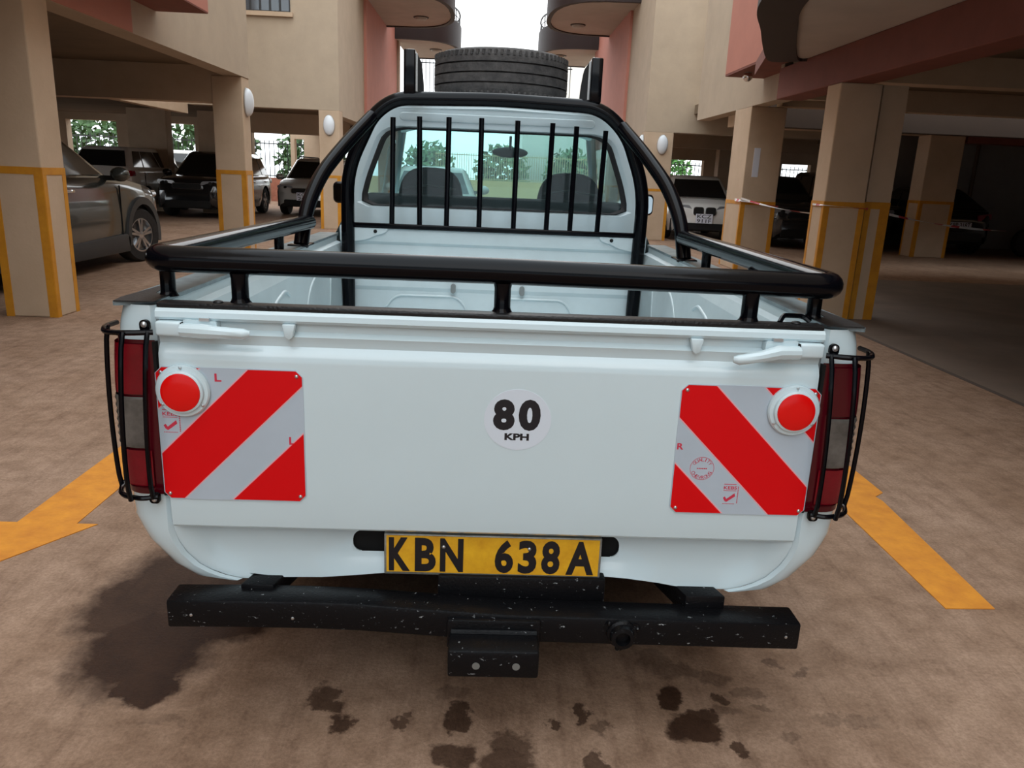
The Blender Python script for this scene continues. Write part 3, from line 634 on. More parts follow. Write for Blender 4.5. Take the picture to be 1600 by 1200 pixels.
    if plate:
        p = obj('number_plate', MB().box(-.2+plate[1], .2+plate[1], h+.02, h+.035, .44, .66), PAPER, t, smooth=False)
        mb = MB(); f = lambda x, z: (-x+plate[1], h+.037, z)
        for q, zz in zip(plate[0], (.56, .455)): text(mb, q, -.17, .17, zz, zz+.085, 0, .01, f)
        obj('lettering', mb, INK, p, smooth=False)
    if plate_rear:
        p = obj('number_plate', MB().box(-.28, .28, -h-.03, -h+.02, .62, .75), PAPER, t, smooth=False)
        obj('lettering', text(MB(), plate_rear, -.25, .25, .635, .735, -h-.033, .01), INK, p, smooth=False)
    return t
HEADL = mat('headlamp_glass', (.22, .23, .25), .1, coat=.6)
PG = mat('grey_metallic', (.07, .078, .074), .22, .45, coat=.8)
PB = mat('black_metallic', (.010, .011, .013), .2, .3, coat=1)
PW = mat('pearl_white', (.62, .60, .57), .25, coat=.8)
PS = mat('silver_metallic', (.60, .60, .58), .25, .4, coat=.8)
PD = mat('dark_grey_metallic', (.03, .031, .034), .25, .5, coat=.8)
car('suv_car', 'grey SUV with black arch trim parked behind the nearest left column', (-5.73, 7.87, 0), R(0), PG, L=4.6, Wd=1.86, H=1.72, r=.365, belt=1.14, nose=1.0, cab=(-.97, .55), roof=(-.85, -.06), clad=True, axles=(-.585, .60), rails=1, steer=R(-14))
car('hatchback_car', 'white hatchback showing its rear and dark glass, far left', (-9.85, 20.6, 0), R(-1), PW, L=4.2, Wd=1.74, H=1.68, belt=1.16, r=.33, cab=(-.96, .9), roof=(-.80, .3))
car('suv_car', 'black SUV facing the viewer, right of the white hatchback', (-7.55, 20.4, 0), R(180), PB, L=4.6, Wd=1.80, H=1.66, r=.36, belt=1.05, nose=.98, cab=(-.95, .8), roof=(-.85, .2))
car('van_car', 'white van standing outside beyond the dark columns', (-11.0, 27.0, 0), R(-80), PW, L=4.4, Wd=1.8, H=1.75, belt=1.15, nose=1.05, cab=(-.97, 1.1), roof=(-.92, .5))
car('wagon_car', 'silver wagon with roof rails facing the viewer', (-5.2, 23.0, 0), R(178), PS, L=4.7, Wd=1.82, H=1.62, clr=.24, belt=1.02, nose=.9, cab=(-.95, .95), roof=(-.85, .35), clad=False, rails=1, plate=(('KCA', '204'), 0))
car('suv_car', 'white SUV with twin kidney grille facing the viewer', (5.25, 19.3, 0), R(176), PW, L=4.48, Wd=1.8, H=1.56, belt=1.0, nose=.92, cab=(-.95, 1.0), roof=(-.85, .36), grille='kidney', plate=(('KCZ', '911F'), 0), clad=True)
car('sedan_car', 'dark grey car in the gap between the two beige columns', (7.02, 18.0, 0), R(179), PD, L=4.5, Wd=1.5, H=1.62, belt=1.05, nose=.95, cab=(-.95, .8), roof=(-.85, .2))
car('hatchback_car', 'black car behind the far right column', (8.78, 18.3, 0), R(180), PB, L=3.9, Wd=1.4, H=1.78, belt=1.1, nose=1.0, cab=(-.96, .9), roof=(-.88, .3))
car('sedan_car', 'black sedan showing its rear and plate beside the grey wall', (10.62, 17.5, 0), R(3), PB, L=3.0, Wd=1.72, H=1.5, belt=1.02, deck=1.02, r=.33, cab=(-.96, .9), roof=(-.45, .3), plate_rear='KBP 318T')
car('hatchback_car', 'white hatchback standing ahead of the truck, seen through the cab windows', (-1.12, 14.0, 0), R(2), PW, L=4.1, Wd=1.68, H=1.47, belt=1.0, r=.31, cab=(-.95, .9), roof=(-.78, .3))
t = thing('loose_tyre', 'loose black tyre leaning at the foot of the grey wall', 'tyre', (12.55, 16.3, 0))
obj('tread', MB().lathe([(.2, -.1), (.3, -.1), (.33, -.05), (.33, .05), (.3, .1), (.2, .1)], (12.55, 16.3, .33), 'y', 28), RUBBER, t)
obj('hub', MB().lathe([(.2, -.06), (.2, .06)], (12.55, 16.3, .33), 'y', 20), DARK, t)

# ================================================================ PICKUP TRUCK
T = thing('pickup_truck', 'white single cab pickup truck seen from behind with black tube rails', 'pickup truck', (0, 0, 0))
XW = [(.30, .66), (.364, .67), (.376, .744), (.41, .787), (.478, .832), (.545, .859), (.63, .863), (.75, .868), (.87, .868), (.95, .862), (1.015, .853), (1.056, .842)]
XI = [(.364, .60), (.38, .665), (.41, .708), (.45, .738), (.50, .756), (1.06, .756)]
def corner(z, s, off=0, x_in=None, y_end=2.14, n=7):
    xw = lerp(XW, z)+off; xi = lerp(XI, z) if x_in is None else x_in; r = .055; y0 = .006-off
    if z < .5: y0 += (.5-z)*.22-.002
    pts = [(s*xi, y0+(.010 if x_in is None else 0), z), (s*(xi+min(.01, (xw-xi)*.2)), y0, z)]
    for k in range(n+1):
        a = pi/2*k/n; pts.append((s*(xw-r+r*sin(a)), y0+r-r*cos(a), z))
    return pts
ZS = [1.056, 1.05, 1.022, 1.018, 1.0, .95, .87, .78, .7, .63, .58, .545, .51, .478, .445, .41, .39, .376, .366]
yc, zc, ra = 1.14, .34, .42
for s in (-1, 1):
    rows = []
    ylist = [.12, .3, .5]+[yc+ra*sin(-pi/2+pi*i/14) for i in range(15)]+[1.7, 1.9, 2.14]
    for z in ZS:
        row = corner(z, s, -.004 if z == 1.02 else 0)
        for y in ylist:
            zb = zc+sqrt(max(ra*ra-(y-yc)**2, 0)) if abs(y-yc) < ra else 0
            zz = min(max(z, zb), 1.056); row.append((s*lerp(XW, zz), y, zz))
        rows.append(row)
    q = obj('bed_side', MB().grid(rows), WHITE, T, ang=40)
    # top rim, inner wall
    obj('bed_rim', MB().xy(fillet([(s*.765, .03), (s*.845, -.004), (s*.848, .05), (s*.845, 2.12), (s*.755, 2.12), (s*.755, .04)], .012, 3), 1.054, 1.064), RIMG, T, smooth=False, label='mottled grey top rim of the bed side')
    obj('rim_paint', MB().xy([(s*.755, .002), (s*.84, -.004), (s*.847, .05), (s*.83, .30), (s*.80, .12), (s*.757, .10)], 1.0635, 1.066), BLACKM, q, smooth=False, label='flaking black paint at the rim corner')
    inn = []
    for z, x, in ((1.056, .757), (1.03, .757), (1.022, .735), (.99, .728), (.80, .722), (.6, .715), (.575, .70)):
        inn.append([(s*(x-(.012 if (.45 < y < 1.95 and .65 < z < 1.0) else 0)), y, z) for y in (.045, .3, .44, .46, 1.0, 1.94, 1.96, 2.08)])
    iw = obj('inner_wall', MB().grid(inn), WHITE2, T, ang=25)
    for y0, y1 in ((.62, 1.0), (1.15, 1.55), (1.65, 1.85)):
        obj('rib', MB().tube([(s*.714, y0, .70), (s*.714, (y0+y1)/2-.05, .92), (s*.714, y1-.06, .955), (s*.714, y1, .93)], .006, 8, .1), WHITE2, iw)
    obj('wheel_well', MB().box(min(s*.5, s*.72), max(s*.5, s*.72), .78, 1.5, .57, .74), WHITE2, T, bev=.05)
mb = MB().box(-.72, .72, .04, 2.08, .55, .575)
for i in range(13): mb.box(-.6+i*.1-.025, -.6+i*.1+.025, .06, 2.05, .575, .585)
obj('bed_floor', mb, WHITE2, T, bev=.004)
prof = [(2.062, .575), (2.062, .80), (2.052, .82), (2.052, .955), (2.062, .975), (2.066, 1.02), (2.05, 1.035), (2.045, 1.085), (2.05, 1.105), (2.14, 1.105), (2.14, .575)]
bk = obj('bulkhead', MB().yz(prof, -.735, .735), WHITE2, T, ang=20)
for x0, x1 in ((-.52, -.12), (.0, .40)): obj('bead', MB().tube([(x0, 2.058, .72), (x0+.05, 2.058, .78), (x1-.05, 2.058, .78), (x1, 2.058, .72), (x1, 2.058, .62)], .006, 8, .05), WHITE2, bk)
for s in (-1, 1):
    obj('gusset', MB().xz(fillet([(s*.69, 1.10), (s*.69, 1.03), (s*.60, 1.045), (s*.565, 1.065), (s*.52, 1.075), (s*.5, 1.10)], .03, 4), 2.035, 2.06), WHITE2, bk)
    obj('bolt', MB().ell((s*.565, 2.034, 1.083), (.009, .006, .009), 10, 6), DARK, bk)
for x in (-.19, .145):
    obj('drain_stub', MB().xz(rrect(x-.012, x+.012, .80, .845, .011), 2.03, 2.07), mat('grey_rubber', (.2, .22, .22), .5), bk)

# tailgate
prof = [(.0, 1.053), (-.006, 1.046), (-.008, 1.034), (-.003, 1.0275), (.012, 1.024), (.014, 1.006), (.006, .999), (.003, .996), (.008, .985), (.010, .972), (.002, .962), (-.004, .950), (-.005, .935),
        (-.005, .80), (-.004, .65), (-.003, .56), (.0, .530), (.008, .523), (.034, .523), (.04, .60), (.04, 1.053)]
tg = obj('tailgate', MB().yz(prof, -.751, .751), WHITE, T, ang=28)
obj('top_strip', MB().box(-.75, .75, .0, .042, 1.053, 1.065), BLACKM, tg, bev=.004, label='flaking black strip along the tailgate top')
for s in (-1, 1):
    hk = obj('hook', MB().prism([(s*a, b) for a, b in ((.443, 1.027), (.474, 1.027), (.468, .997), (.458, .990), (.450, .997))], lambda a, b: (a, -.012, b), lambda a, b: (a, .012, b)), WHITE, tg, bev=.004)
    # latch: keeper box + tapered lever
    z = 1.011
    obj('latch_housing', MB().box(min(s*.748, s*.69), max(s*.748, s*.69), -.022, .012, z-.018, z+.015), WHITE, tg, bev=.006, seg=3)
    obj('latch_plate', MB().xz(fillet([(s*.69, z-.020), (s*.64, z-.024), (s*.615, z-.010), (s*.615, z+.016), (s*.69, z+.020)], .008, 3), -.012, .012), WHITE, tg)
    obj('latch_gap', MB().box(min(s*.6885, s*.6905), max(s*.6885, s*.6905), -.0235, .0, z-.017, z+.014), DARK, tg, smooth=False)
    zz = 1.009 if s < 0 else 1.006; ze = 1.007 if s < 0 else .987
    obj('latch_lever', MB().tube([(s*.688, -.024, zz), (s*.64, -.030, zz), (s*.60, -.034, zz+(ze-zz)*.5), (s*.55, -.034, ze), (s*.538, -.031, ze)], [.015, .016, .013, .012, .007], 10), WHITE, tg)
    obj('latch_pin', MB().box(min(s*.652, s*.63), max(s*.652, s*.63), -.016, .0, z+.017, z+.024), SCREW, tg, smooth=False)
# scratches of rubber seam: dark gap strips beside the gate
for s in (-1, 1): obj('gate_seam', MB().box(min(s*.7505, s*.757), max(s*.7505, s*.757), .012, .04, .53, 1.05), mat('seam_grey', (.22, .25, .26), .7), T, smooth=False)

# chevron plates
def chevron(s, lab):
    x0, x1, z0, z1 = (.434, .762, .5985, .920) if s > 0 else (-.762, -.431, .600, .921)
    c = .016; octo = [(x0+c, z0), (x1-c, z0), (x1, z0+c), (x1, z1-c), (x1-c, z1), (x0+c, z1), (x0, z1-c), (x0, z0+c)]
    yb = -.005
    p = obj('chevron_plate', MB().xz(octo, yb-.0016, yb+.006), SILV, T, smooth=False, label=lab)
    ins = .0022; oi = [(min(max(a, x0+ins), x1-ins), min(max(b, z0+ins), z1-ins)) for a, b in octo]
    bor = mat('pink_edge', (.85, .42, .45), .3)
    def stripe(lines):
        for grow, m, y in ((.0028, bor, yb-.0020), (0, RED, yb-.0024)):
            q = oi
            for a, b, cc in lines: q = clip(q, a, b, cc+grow)
            obj('stripe' if m is RED else 'stripe_edge', MB().xz(q, y, yb-.0012), m, p, smooth=False)
    k = sqrt(.5)
    if s < 0:   # rising to the right: lines z - x = const
        stripe([(-k, k, k*(.712+.760)), (k, -k, -k*(.601+.717))])
        stripe([(-k, k, k*(.6+.603))])
        stripe([(k, -k, -k*(.822+.760))])
    else:
        stripe([(k, k, k*(.597+.835)), (-k, -k, -k*(.839+.437-.115))]) if False else None
        stripe([(k, k, k*(.916+.517)), (-k, -k, -k*(.839+.437))])
        stripe([(k, k, k*(.724+.437))])
        stripe([(-k, -k, -k*(.917+.632))])
    for cx, cz in ((x0+.014, z0+.014), (x1-.014, z0+.014), (x1-.014, z1-.014), (x0+.014, z1-.014)):
        obj('rivet', MB().ell((cx, yb-.003, cz), (.0045, .003, .0045), 10, 6), SCREW, p)
    ink = MB(); yi = yb-.0021
    def box_(a, b, c_, d): ink.xz([(a, c_), (b, c_), (b, d), (a, d)], yi, yi+.0005)
    def kebs(x, z, w, h):
        text(ink, 'KEBS', x, x+w*.86, z+h*.70, z+h*.86, yi, .02); box_(x, x+w*.8, z+h*.93, z+h*.96); box_(x, x+w*.84, z+h*.63, z+h*.65)
        ink.xz([(x+.02*w, z+.30*h), (x+.14*w, z+.36*h), (x+.24*w, z+.24*h), (x+.74*w, z+.52*h), (x+.80*w, z+.38*h), (x+.26*w, z+.10*h), (x+.12*w, z+.16*h)], yi, yi+.0005)
        for i in range(9): box_(x+w*(.02+.09*i), x+w*(.07+.09*i), z, z+h*.035)
        for i in range(11): box_(x+w*.92, x+w*.98, z+h*(.05+.075*i), z+h*(.095+.075*i))
    def flush(nm):
        nonlocal ink
        obj(nm, ink, REDINK, p, smooth=False); ink = MB()
    if s < 0:
        text(ink, 'L', -.629, -.614, .889, .908, yi, .03); flush('lettering'); text(ink, 'L', -.467, -.453, .743, .762, yi, .03); flush('lettering')
        kebs(-.752, .764, .040, .058); flush('approval_mark')
    else:
        text(ink, 'R', .4375, .4525, .760, .776, yi, .03); flush('lettering')
        kebs(.560, .625, .037, .054); flush('approval_mark')
        cx, cz = .502, .714
        for rr in (.0285,):
            N = 40; A = [(cos(2*pi*i/N), sin(2*pi*i/N)) for i in range(N+1)]
            ink.grid([[(cx+a*(rr-.0005), yi, cz+b*(rr-.0005)), (cx+a*(rr+.0005), yi, cz+b*(rr+.0005))] for a, b in A])
        for word, a0, a1, sg in (('QUALITY', R(146), R(34), 1), ('CHEVRONS', R(208), R(332), -1)):
            for i, ch in enumerate(word):
                a = a0+(a1-a0)*i/(len(word)-1); rot = a-pi/2 if sg > 0 else a+pi/2; px, pz = cx+.0225*cos(a), cz+.0225*sin(a); hw = .0036
                if ch == 'I': hw = .001
                text(ink, ch, -hw, hw, -.0042, .0042, yi, .0, lambda u, v, px=px, pz=pz, rot=rot: (px+u*cos(rot)-v*sin(rot), yi, pz+u*sin(rot)+v*cos(rot)))
        for i in range(6): box_(cx-.012+i*.0042, cx-.009+i*.0042, cz-.0012, cz+.0012)
        flush('round_seal')
    # round reflector on the outer top corner
    cx, cz = s*.700, .866
    rf = obj('reflector', MB().lathe([(.061, .004), (.061, -.006), (.058, -.010), (.050, -.011), (.049, -.018), (.046, -.020), (.0001, -.020)], (cx, yb-.002, cz), 'y', 48), WHITE, p, label='white round reflector housing')
    return cx, cz, yb
for s, lab in ((-1, 'left red and grey striped chevron plate'), (1, 'right red and grey striped chevron plate')):
    cx, cz, yb = chevron(s, lab)
    rl = obj('reflector_lens', MB().lathe([(.0445, -.0185), (.0435, -.0225), (.037, -.0245), (.02, -.0255), (.0001, -.026)], (cx, yb-.002, cz), 'y', 40), REFL, T, label='red domed reflector lens')
    for a in (90, 215, 325):
        obj('screw', MB().ell((cx+.0545*cos(R(a)), yb-.0135, cz+.0545*sin(R(a))), (.0035, .002, .0035), 8, 5), SCREW, rl)

# speed sticker
st = obj('speed_sticker', MB().xz([(.060+.078*cos(2*pi*i/40), .820+.074*sin(2*pi*i/40)) for i in range(40)], -.0056, -.0046), STICK, T, smooth=False, label='round white speed limit sticker')
obj('digit', text(MB(), '8', .003, .053, .794, .869, -.0058, .055), INK, st, smooth=False)
obj('digit', text(MB(), '0', .062, .113, .794, .870, -.0058, .055), INK, st, smooth=False)
obj('lettering', text(MB(), 'KPH', .031, .088, .770, .787, -.0058, .045), INK, st, smooth=False)

# rear valance with plate recess and slots
BOT = [(-.70, .366), (-.665, .364), (-.652, .379), (-.54, .371), (-.413, .373), (-.318, .381), (-.25, .388), (0, .392), (.25, .394), (.356, .388), (.488, .373), (.62, .364), (.70, .367)]
xs = sorted(set([-.752, -.745, -.735, -.72, -.70, -.68, -.652, -.60, -.54, -.48, -.44, -.413, -.39, -.36, -.338, -.256, -.2, -.1, 0, .1, .2, .283, .337, .36, .39, .41, .44, .488, .55, .62, .68, .70, .72, .735, .745, .752]))
rows = []
for lv in range(9):
    row = []
    for x0_ in xs:
        zb = lerp(BOT, x0_); z = [.545, .515, .488, .436, None, None, None, None, None][lv]
        if z is None: z = zb+(.436-zb)*[0, 0, 0, 0, .7, .4, .12, 0, .02][lv]
        xe = lerp(XI, z)+.003; x = x0_ if abs(x0_) < .45 else math.copysign(.45+(abs(x0_)-.45)*(xe-.45)/(.752-.45), x0_)
        d = max(0, (abs(x0_)-.66)/.09); d = min(1, d); d = d*d*(3-2*d); rec = .052*(1-d)
        cen = 1-min(1, max(0, (abs(x)-.36)/.06)); y = .016+rec+(.014*cen if z > .45 else .014*cen*max(0, (z-.39)/.06))
        y -= .022*max(0, (.47-z)/.1)*(1-d)
        if z < .5: y += (.5-z)*.22*d
        if lv == 8: y += .05
        row.append((x, y, z))
    rows.append(row)
ia, ib, ja, jb = xs.index(-.338), xs.index(-.256), xs.index(.283), xs.index(.337)
val = obj('rear_valance', MB().grid(rows, skip=lambda i, j: i == 2 and (ia <= j < ib or ja <= j < jb)), WHITE, T, ang=50)
for x0, x1 in ((-.35, -.245), (.27, .349)): obj('slot', MB().box(x0, x1, .09, .16, .42, .50), DARK, val, smooth=False)
for sx, x0 in ((-1, -.338), (1, .337)):
    for z0, sz in ((.488, -1), (.436, 1)):
        P = [(x0, z0)]+[(x0-sx*.022*(1-cos(a)), z0+sz*.022*(1-sin(a))) for a in [pi/2*k/6 for k in range(7)]]
        yy = lambda z: .0713+(z-.436)/.052*.0107-.0005
        obj('slot_corner', MB().prism(P, lambda a, b: (a, yy(b), b), lambda a, b: (a, yy(b)+.004, b)), WHITE, val, smooth=False)
# number plate
PZ0, PZ1 = .3955, .506
np_ = obj('number_plate', MB().box(-.254, .2855, .030, .046, PZ0, PZ1), PFRAME, T, bev=.003, label='yellow number plate in a worn metal frame')
obj('plate_face', MB().box(-.248, .2795, .0285, .036, PZ0+.008, PZ1-.004), YPLATE, np_, smooth=False)
for ch, a, b in (('K', -.242, -.190), ('B', -.178, -.126), ('N', -.116, -.058), ('6', .020, .066), ('3', .078, .124), ('8', .136, .182), ('A', .198, .268)):
    obj('letter' if ch in 'KBNA' else 'digit', text(MB(), ch, a, b, .4065, .4975, .0278, .04), INK, np_, smooth=False)
for x, z in ((-.107, .474), (.105, .474)): obj('screw', MB().ell((x, .028, z), (.005, .003, .005), 10, 6), SCREW, np_)

# tail lamps + guards
for s in (-1, 1):
    side = 'left' if s < 0 else 'right'
    def band(z0, z1, xi, xo_drop=0, off=.007, m=LENSR, nm='red_lens', par=None, n=8, rib=0, lab=None):
        rows = []; N = 14 if rib else 4
        for k in range(N+1):
            z = z0+(z1-z0)*k/N; p = corner(z, s, off+(rib if k % 2 else 0), xi)
            p = p+[(s*(lerp(XW, z)+off), .10, z), (s*(lerp(XW, z)-.01), .105, z)]
            rows.append(p)
        return obj(nm, MB().grid(rows), m, par, ang=50, label=lab)
    hs = band(.606, .978, .760, off=.003, m=LENSD, nm='tail_lamp', par=T, lab='%s tail lamp, dark red and clear' % side)
    band(.851, .968, .785, off=.008, par=hs, m=LENSR if s < 0 else LENSD)
    band(.722, .845, .795, off=.008, par=hs, m=LENSC, nm='clear_lens', rib=.0022)
    band(.628, .716, .785, off=.008, par=hs)
    obj('seal', MB().box(min(s*.757, s*.764), max(s*.757, s*.764), -.004, .02, .606, .975), DARK, hs, smooth=False)
    # guard
    g = obj('lamp_guard', MB().tube([(s*.750, -.025, 1.002), (s*.80, -.044, 1.002), (s*.855, -.030, 1.0), (s*.882, .03, 1.0), (s*.882, .09, .998)], .0062, 8, .03), BLACK, T, label='black wire guard over the %s tail lamp' % side)
    obj('guard_rod', MB().tube([(s*.770, -.025, .612), (s*.80, -.036, .610), (s*.855, -.024, .612), (s*.878, .03, .614), (s*.878, .09, .616)], .0062, 8, .03), BLACK, g)
    for x0, x1, y in ((.760, .778, -.030), (.806, .822, -.046), (.874, .876, .03)):
        P = []
        for k in range(13):
            u = k/12; bow = sin(pi*min(1, max(0, u)))**.55
            P.append((s*(x0+(x1-x0)*u**1.3+(.002 if y < 0 else .011)*bow), y-(.022 if y < 0 else 0)*bow, 1.004-.394*u))
        obj('guard_bar', MB().tube(P, .0058, 8), BLACK, g)
    obj('guard_tab', MB().xz(rrect(s*.772-.011, s*.772+.011, 1.0, 1.027, .01), -.016, -.008), BLACK, g)
    obj('bolt', MB().ell((s*.772, -.018, 1.017), (.007, .005, .007), 10, 6), SCREW, g)
    obj('guard_tab', MB().xz(rrect(s*.784-.012, s*.784+.012, .588, .614, .008), -.012, -.004), BLACK, g)
    obj('bolt', MB().ell((s*.784, -.013, .598), (.006, .004, .006), 10, 6), SCREW, g)

# bumper beam
def beam_st(x, zc): return [(x, -.06, zc-.036), (x, -.06, zc+.036), (x, .022, zc+.036), (x, .022, zc-.036), (x, -.06, zc-.036)]
zs = [(-.758, .325), (-.6, .328), (-.42, .329), (-.30, .326), (-.12, .315), (.05, .306), (.25, .304), (.775, .300)]
mb = MB().grid([beam_st(x, z) for x, z in zs]); n = len(mb.v); mb.f += [(0, 1, 2, 3), (n-5, n-4, n-3, n-2)]
bb = obj('bumper_beam', mb, CHIP, T, bev=.006, label='black chipped box section bumper beam')
br = obj('hitch_bracket', MB().box(-.084, .128, -.155, -.055, .236, .305), CHIP, T, bev=.006, label='black tow hitch bracket under the beam')
obj('bracket_back', MB().box(-.09, .134, -.075, -.055, .26, .335), CHIP, br, bev=.004)
obj('weld_bead', MB().tube([(-.08, -.078, .306), (.125, -.078, .306)], .007, 8), CHIP, br)
for x in (-.018, .075): obj('bolt_hole', MB().lathe([(.009, 0), (.009, -.0015), (.001, -.0015)], (x, -.155, .268), 'y', 16), mat('hole_grey', (.16, .16, .15), .5), br)
sk = obj('tow_socket', MB().lathe([(.036, 0), (.036, -.008), (.03, -.012), (.028, -.028), (.018, -.03), (.016, -.014), (.001, -.014)], (.333, -.06, .302), 'y', 28), CHIP, T, label='round black trailer socket')
for a in (20, 140, 260): obj('bolt', MB().ell((.333+.041*cos(R(a)), -.064, .302+.041*sin(R(a))), (.007, .006, .007), 8, 6), CHIP, sk)
obj('flange', MB().xz(fillet([(.333+.056*cos(R(a)), .302+.056*sin(R(a))) for a in (30, 150, 270)], .02, 4), -.064, -.058), CHIP, sk)
for x, z in ((-.70, .325), (-.46, .322), (.74, .30)): obj('rivet_dot', MB().ell((x, -.061, z), (.004, .002, .004), 8, 5), SCREW, bb)

# chassis
ch = obj('chassis_frame', MB().box(-.50, -.41, .16, 4.6, .34, .43).box(.41, .50, .16, 4.6, .34, .43).box(-.45, .45, .16, .26, .34, .44), UNDER, T, smooth=False)
obj('cross_member', MB().box(-.12, .30, .02, .20, .33, .40), CHIP, ch, bev=.006)
obj('mounting_bar', MB().xy([(.50, -.0), (.60, -.0), (.53, .22), (.43, .22)], .318, .372), CHIP, ch, bev=.004)
obj('mounting_bar', MB().xy([(-.60, .0), (-.52, .0), (-.46, .22), (-.54, .22)], .33, .375), CHIP, ch, bev=.004)
obj('floor_pan', MB().box(-.74, .74, .1, 4.7, .5, .55), UNDER, T, smooth=False)
obj('rear_axle', MB().tube([(-.66, 1.14, .33), (.66, 1.14, .33)], .05, 12).ell((0, 1.14, .33), (.15, .14, .15), 18, 10), UNDER, T)
for s in (-1, 1):
    for y in (1.14, 4.09): wheel_parts(T, s*.73, y, .335, .2, s, 6, mat('steel_rim', (.4, .41, .42), .4, .6))

# bed rail
rl = obj('bed_rail', MB().tube([(-.755, 1.50, 1.150), (-.765, .6, 1.154), (-.768, .045, 1.156), (0, .045, 1.156), (.782, .045, 1.149), (.775, .7, 1.15), (.765, 1.44, 1.150)], .030, 16, .05), BLACK, T, label='black tube rail around the bed')
def post(x, y, r=.018, flare=True):
    p = obj('rail_post', MB().lathe([(r*1.35, 1.062), (r*1.1, 1.068), (r, 1.075), (r, 1.118), (r*1.15, 1.130)], (x, y, 0), 'z', 16), BLACK, rl)
for x in (-.577, .015, .586): post(x, .042, .019)
for s in (-1, 1):
    for y in (.11, .56, 1.08): post(s*.765, y, .017)
for x in (-.62, .69): obj('paint_lump', MB().ell((x, .02, 1.066), (.012, .010, .005), 10, 6), BLACKM, rl)
obj('loop', MB().tube([(.655, .03, 1.064), (.67, .05, 1.078), (.72, .06, 1.076), (.735, .05, 1.064)], .006, 8, .01), BLACK, rl)

# roll hoop
hp = obj('roll_hoop', MB().tube([(-.695, 2.03, .58), (-.692, 2.03, 1.36), (-.572, 2.03, 1.61), (-.47, 2.03, 1.683), (0, 2.03, 1.697), (.47, 2.03, 1.683), (.60, 2.03, 1.575), (.70, 2.03, 1.32), (.69, 2.03, .58)], .031, 16, .11), BLACK, T, label='black roll hoop behind the cab')
for s in (-1, 1):
    obj('brace', MB().tube([(s*.772, 1.43, 1.062), (s*.765, 1.50, 1.20), (s*.735, 1.64, 1.335), (s*.66, 1.84, 1.475), (s*.575, 2.02, 1.60)], .030, 14, .13), BLACK, hp)
    obj('brace_foot', MB().box(s*.772-.04, s*.772+.04, 1.37, 1.49, 1.062, 1.070), BLACK, hp, bev=.003)
obj('cross_bar', MB().box(-.675, .675, 2.03, 2.055, 1.098, 1.122), BLACK, hp, bev=.004)
bx = [-.49, -.358, -.23, -.074, .091, .249, .363, .495]; tx = [-.484, -.362, -.226, -.075, .093, .256, .368, .505]; tz = [1.607, 1.615, 1.618, 1.62, 1.616, 1.612, 1.602, 1.588]
for a, b, z in zip(bx, tx, tz): obj('guard_bar', MB().tube([(a, 2.06, 1.11), (b, 2.06, z-.004)], .0125, 10), BLACK, hp)
for s, x in ((-1, -.405), (1, .440)):
    pt = obj('rack_post', MB().box(x-.026, x+.026, 2.005, 2.055, 1.70, 1.892), BLACK, T, bev=.006, label='black upright of the roof rack, %s' % ('left' if s < 0 else 'right'))
    sd = fillet([(2.06, 1.70), (2.06, 1.885), (2.32, 1.875), (2.44, 1.80), (2.48, 1.70)], .05, 5)
    obj('side_plate', MB().yz(sd, x-s*.022-.006, x-s*.022+.006), mat('matt_black_plate', (.008, .008, .009), .7, spec=.2), pt)
    obj('edge_trim', MB().box(x-s*.0275-.004, x-s*.0275+.004, 2.056, 2.072, 1.70, 1.882), mat('white_trim', (.8, .8, .8), .4), pt, smooth=False)

# cab
cab_out = fillet([(-.745, .56), (.745, .56), (.748, 1.12), (.70, 1.34), (.60, 1.60), (.52, 1.672), (.30, 1.690), (-.30, 1.690), (-.52, 1.672), (-.60, 1.60), (-.70, 1.34), (-.748, 1.12)], .09, 5)
win_out = fillet([(-.668, 1.196), (.668, 1.196), (.635, 1.33), (.555, 1.535), (.49, 1.568), (-.49, 1.568), (-.555, 1.535), (-.635, 1.33)], .05, 5)
def ray(poly, c, a):
    d = Vector((cos(a), sin(a))); best = None
    for i in range(len(poly)):
        p = Vector(poly[i])-Vector(c); q = Vector(poly[(i+1) % len(poly)])-Vector(c); e = q-p; den = d.x*e.y-d.y*e.x
        if abs(den) < 1e-9: continue
        tt = (p.x*e.y-p.y*e.x)/den; u = (p.x*d.y-p.y*d.x)/den
        if tt > 0 and -1e-6 <= u <= 1+1e-6: best = tt if best is None else max(best, tt)
    return (c[0]+d.x*best, c[1]+d.y*best)
N = 128; cc = (0, 1.38); AN = [2*pi*i/N for i in range(N)]+[2*pi]
for e in (atan2(1.196-1.38, .668), atan2(1.196-1.38, -.668)): pass
def ring(poly, k=1.0, dy=0): return [ray([(x*k, cc[1]+(z-cc[1])*k) for x, z in poly], cc, a) for a in AN]
yb_ = 2.20
rows = [[(x, yb_+.9, z) for x, z in ring(cab_out, .995)], [(x, yb_+.03, z) for x, z in ring(cab_out)], [(x, yb_+.008, z) for x, z in ring(cab_out, .992)], [(x, yb_, z) for x, z in ring(cab_out, .97)], [(x, yb_, z) for x, z in ring(win_out, 1.035)], [(x, yb_+.012, z) for x, z in ring(win_out, 1.0)]]
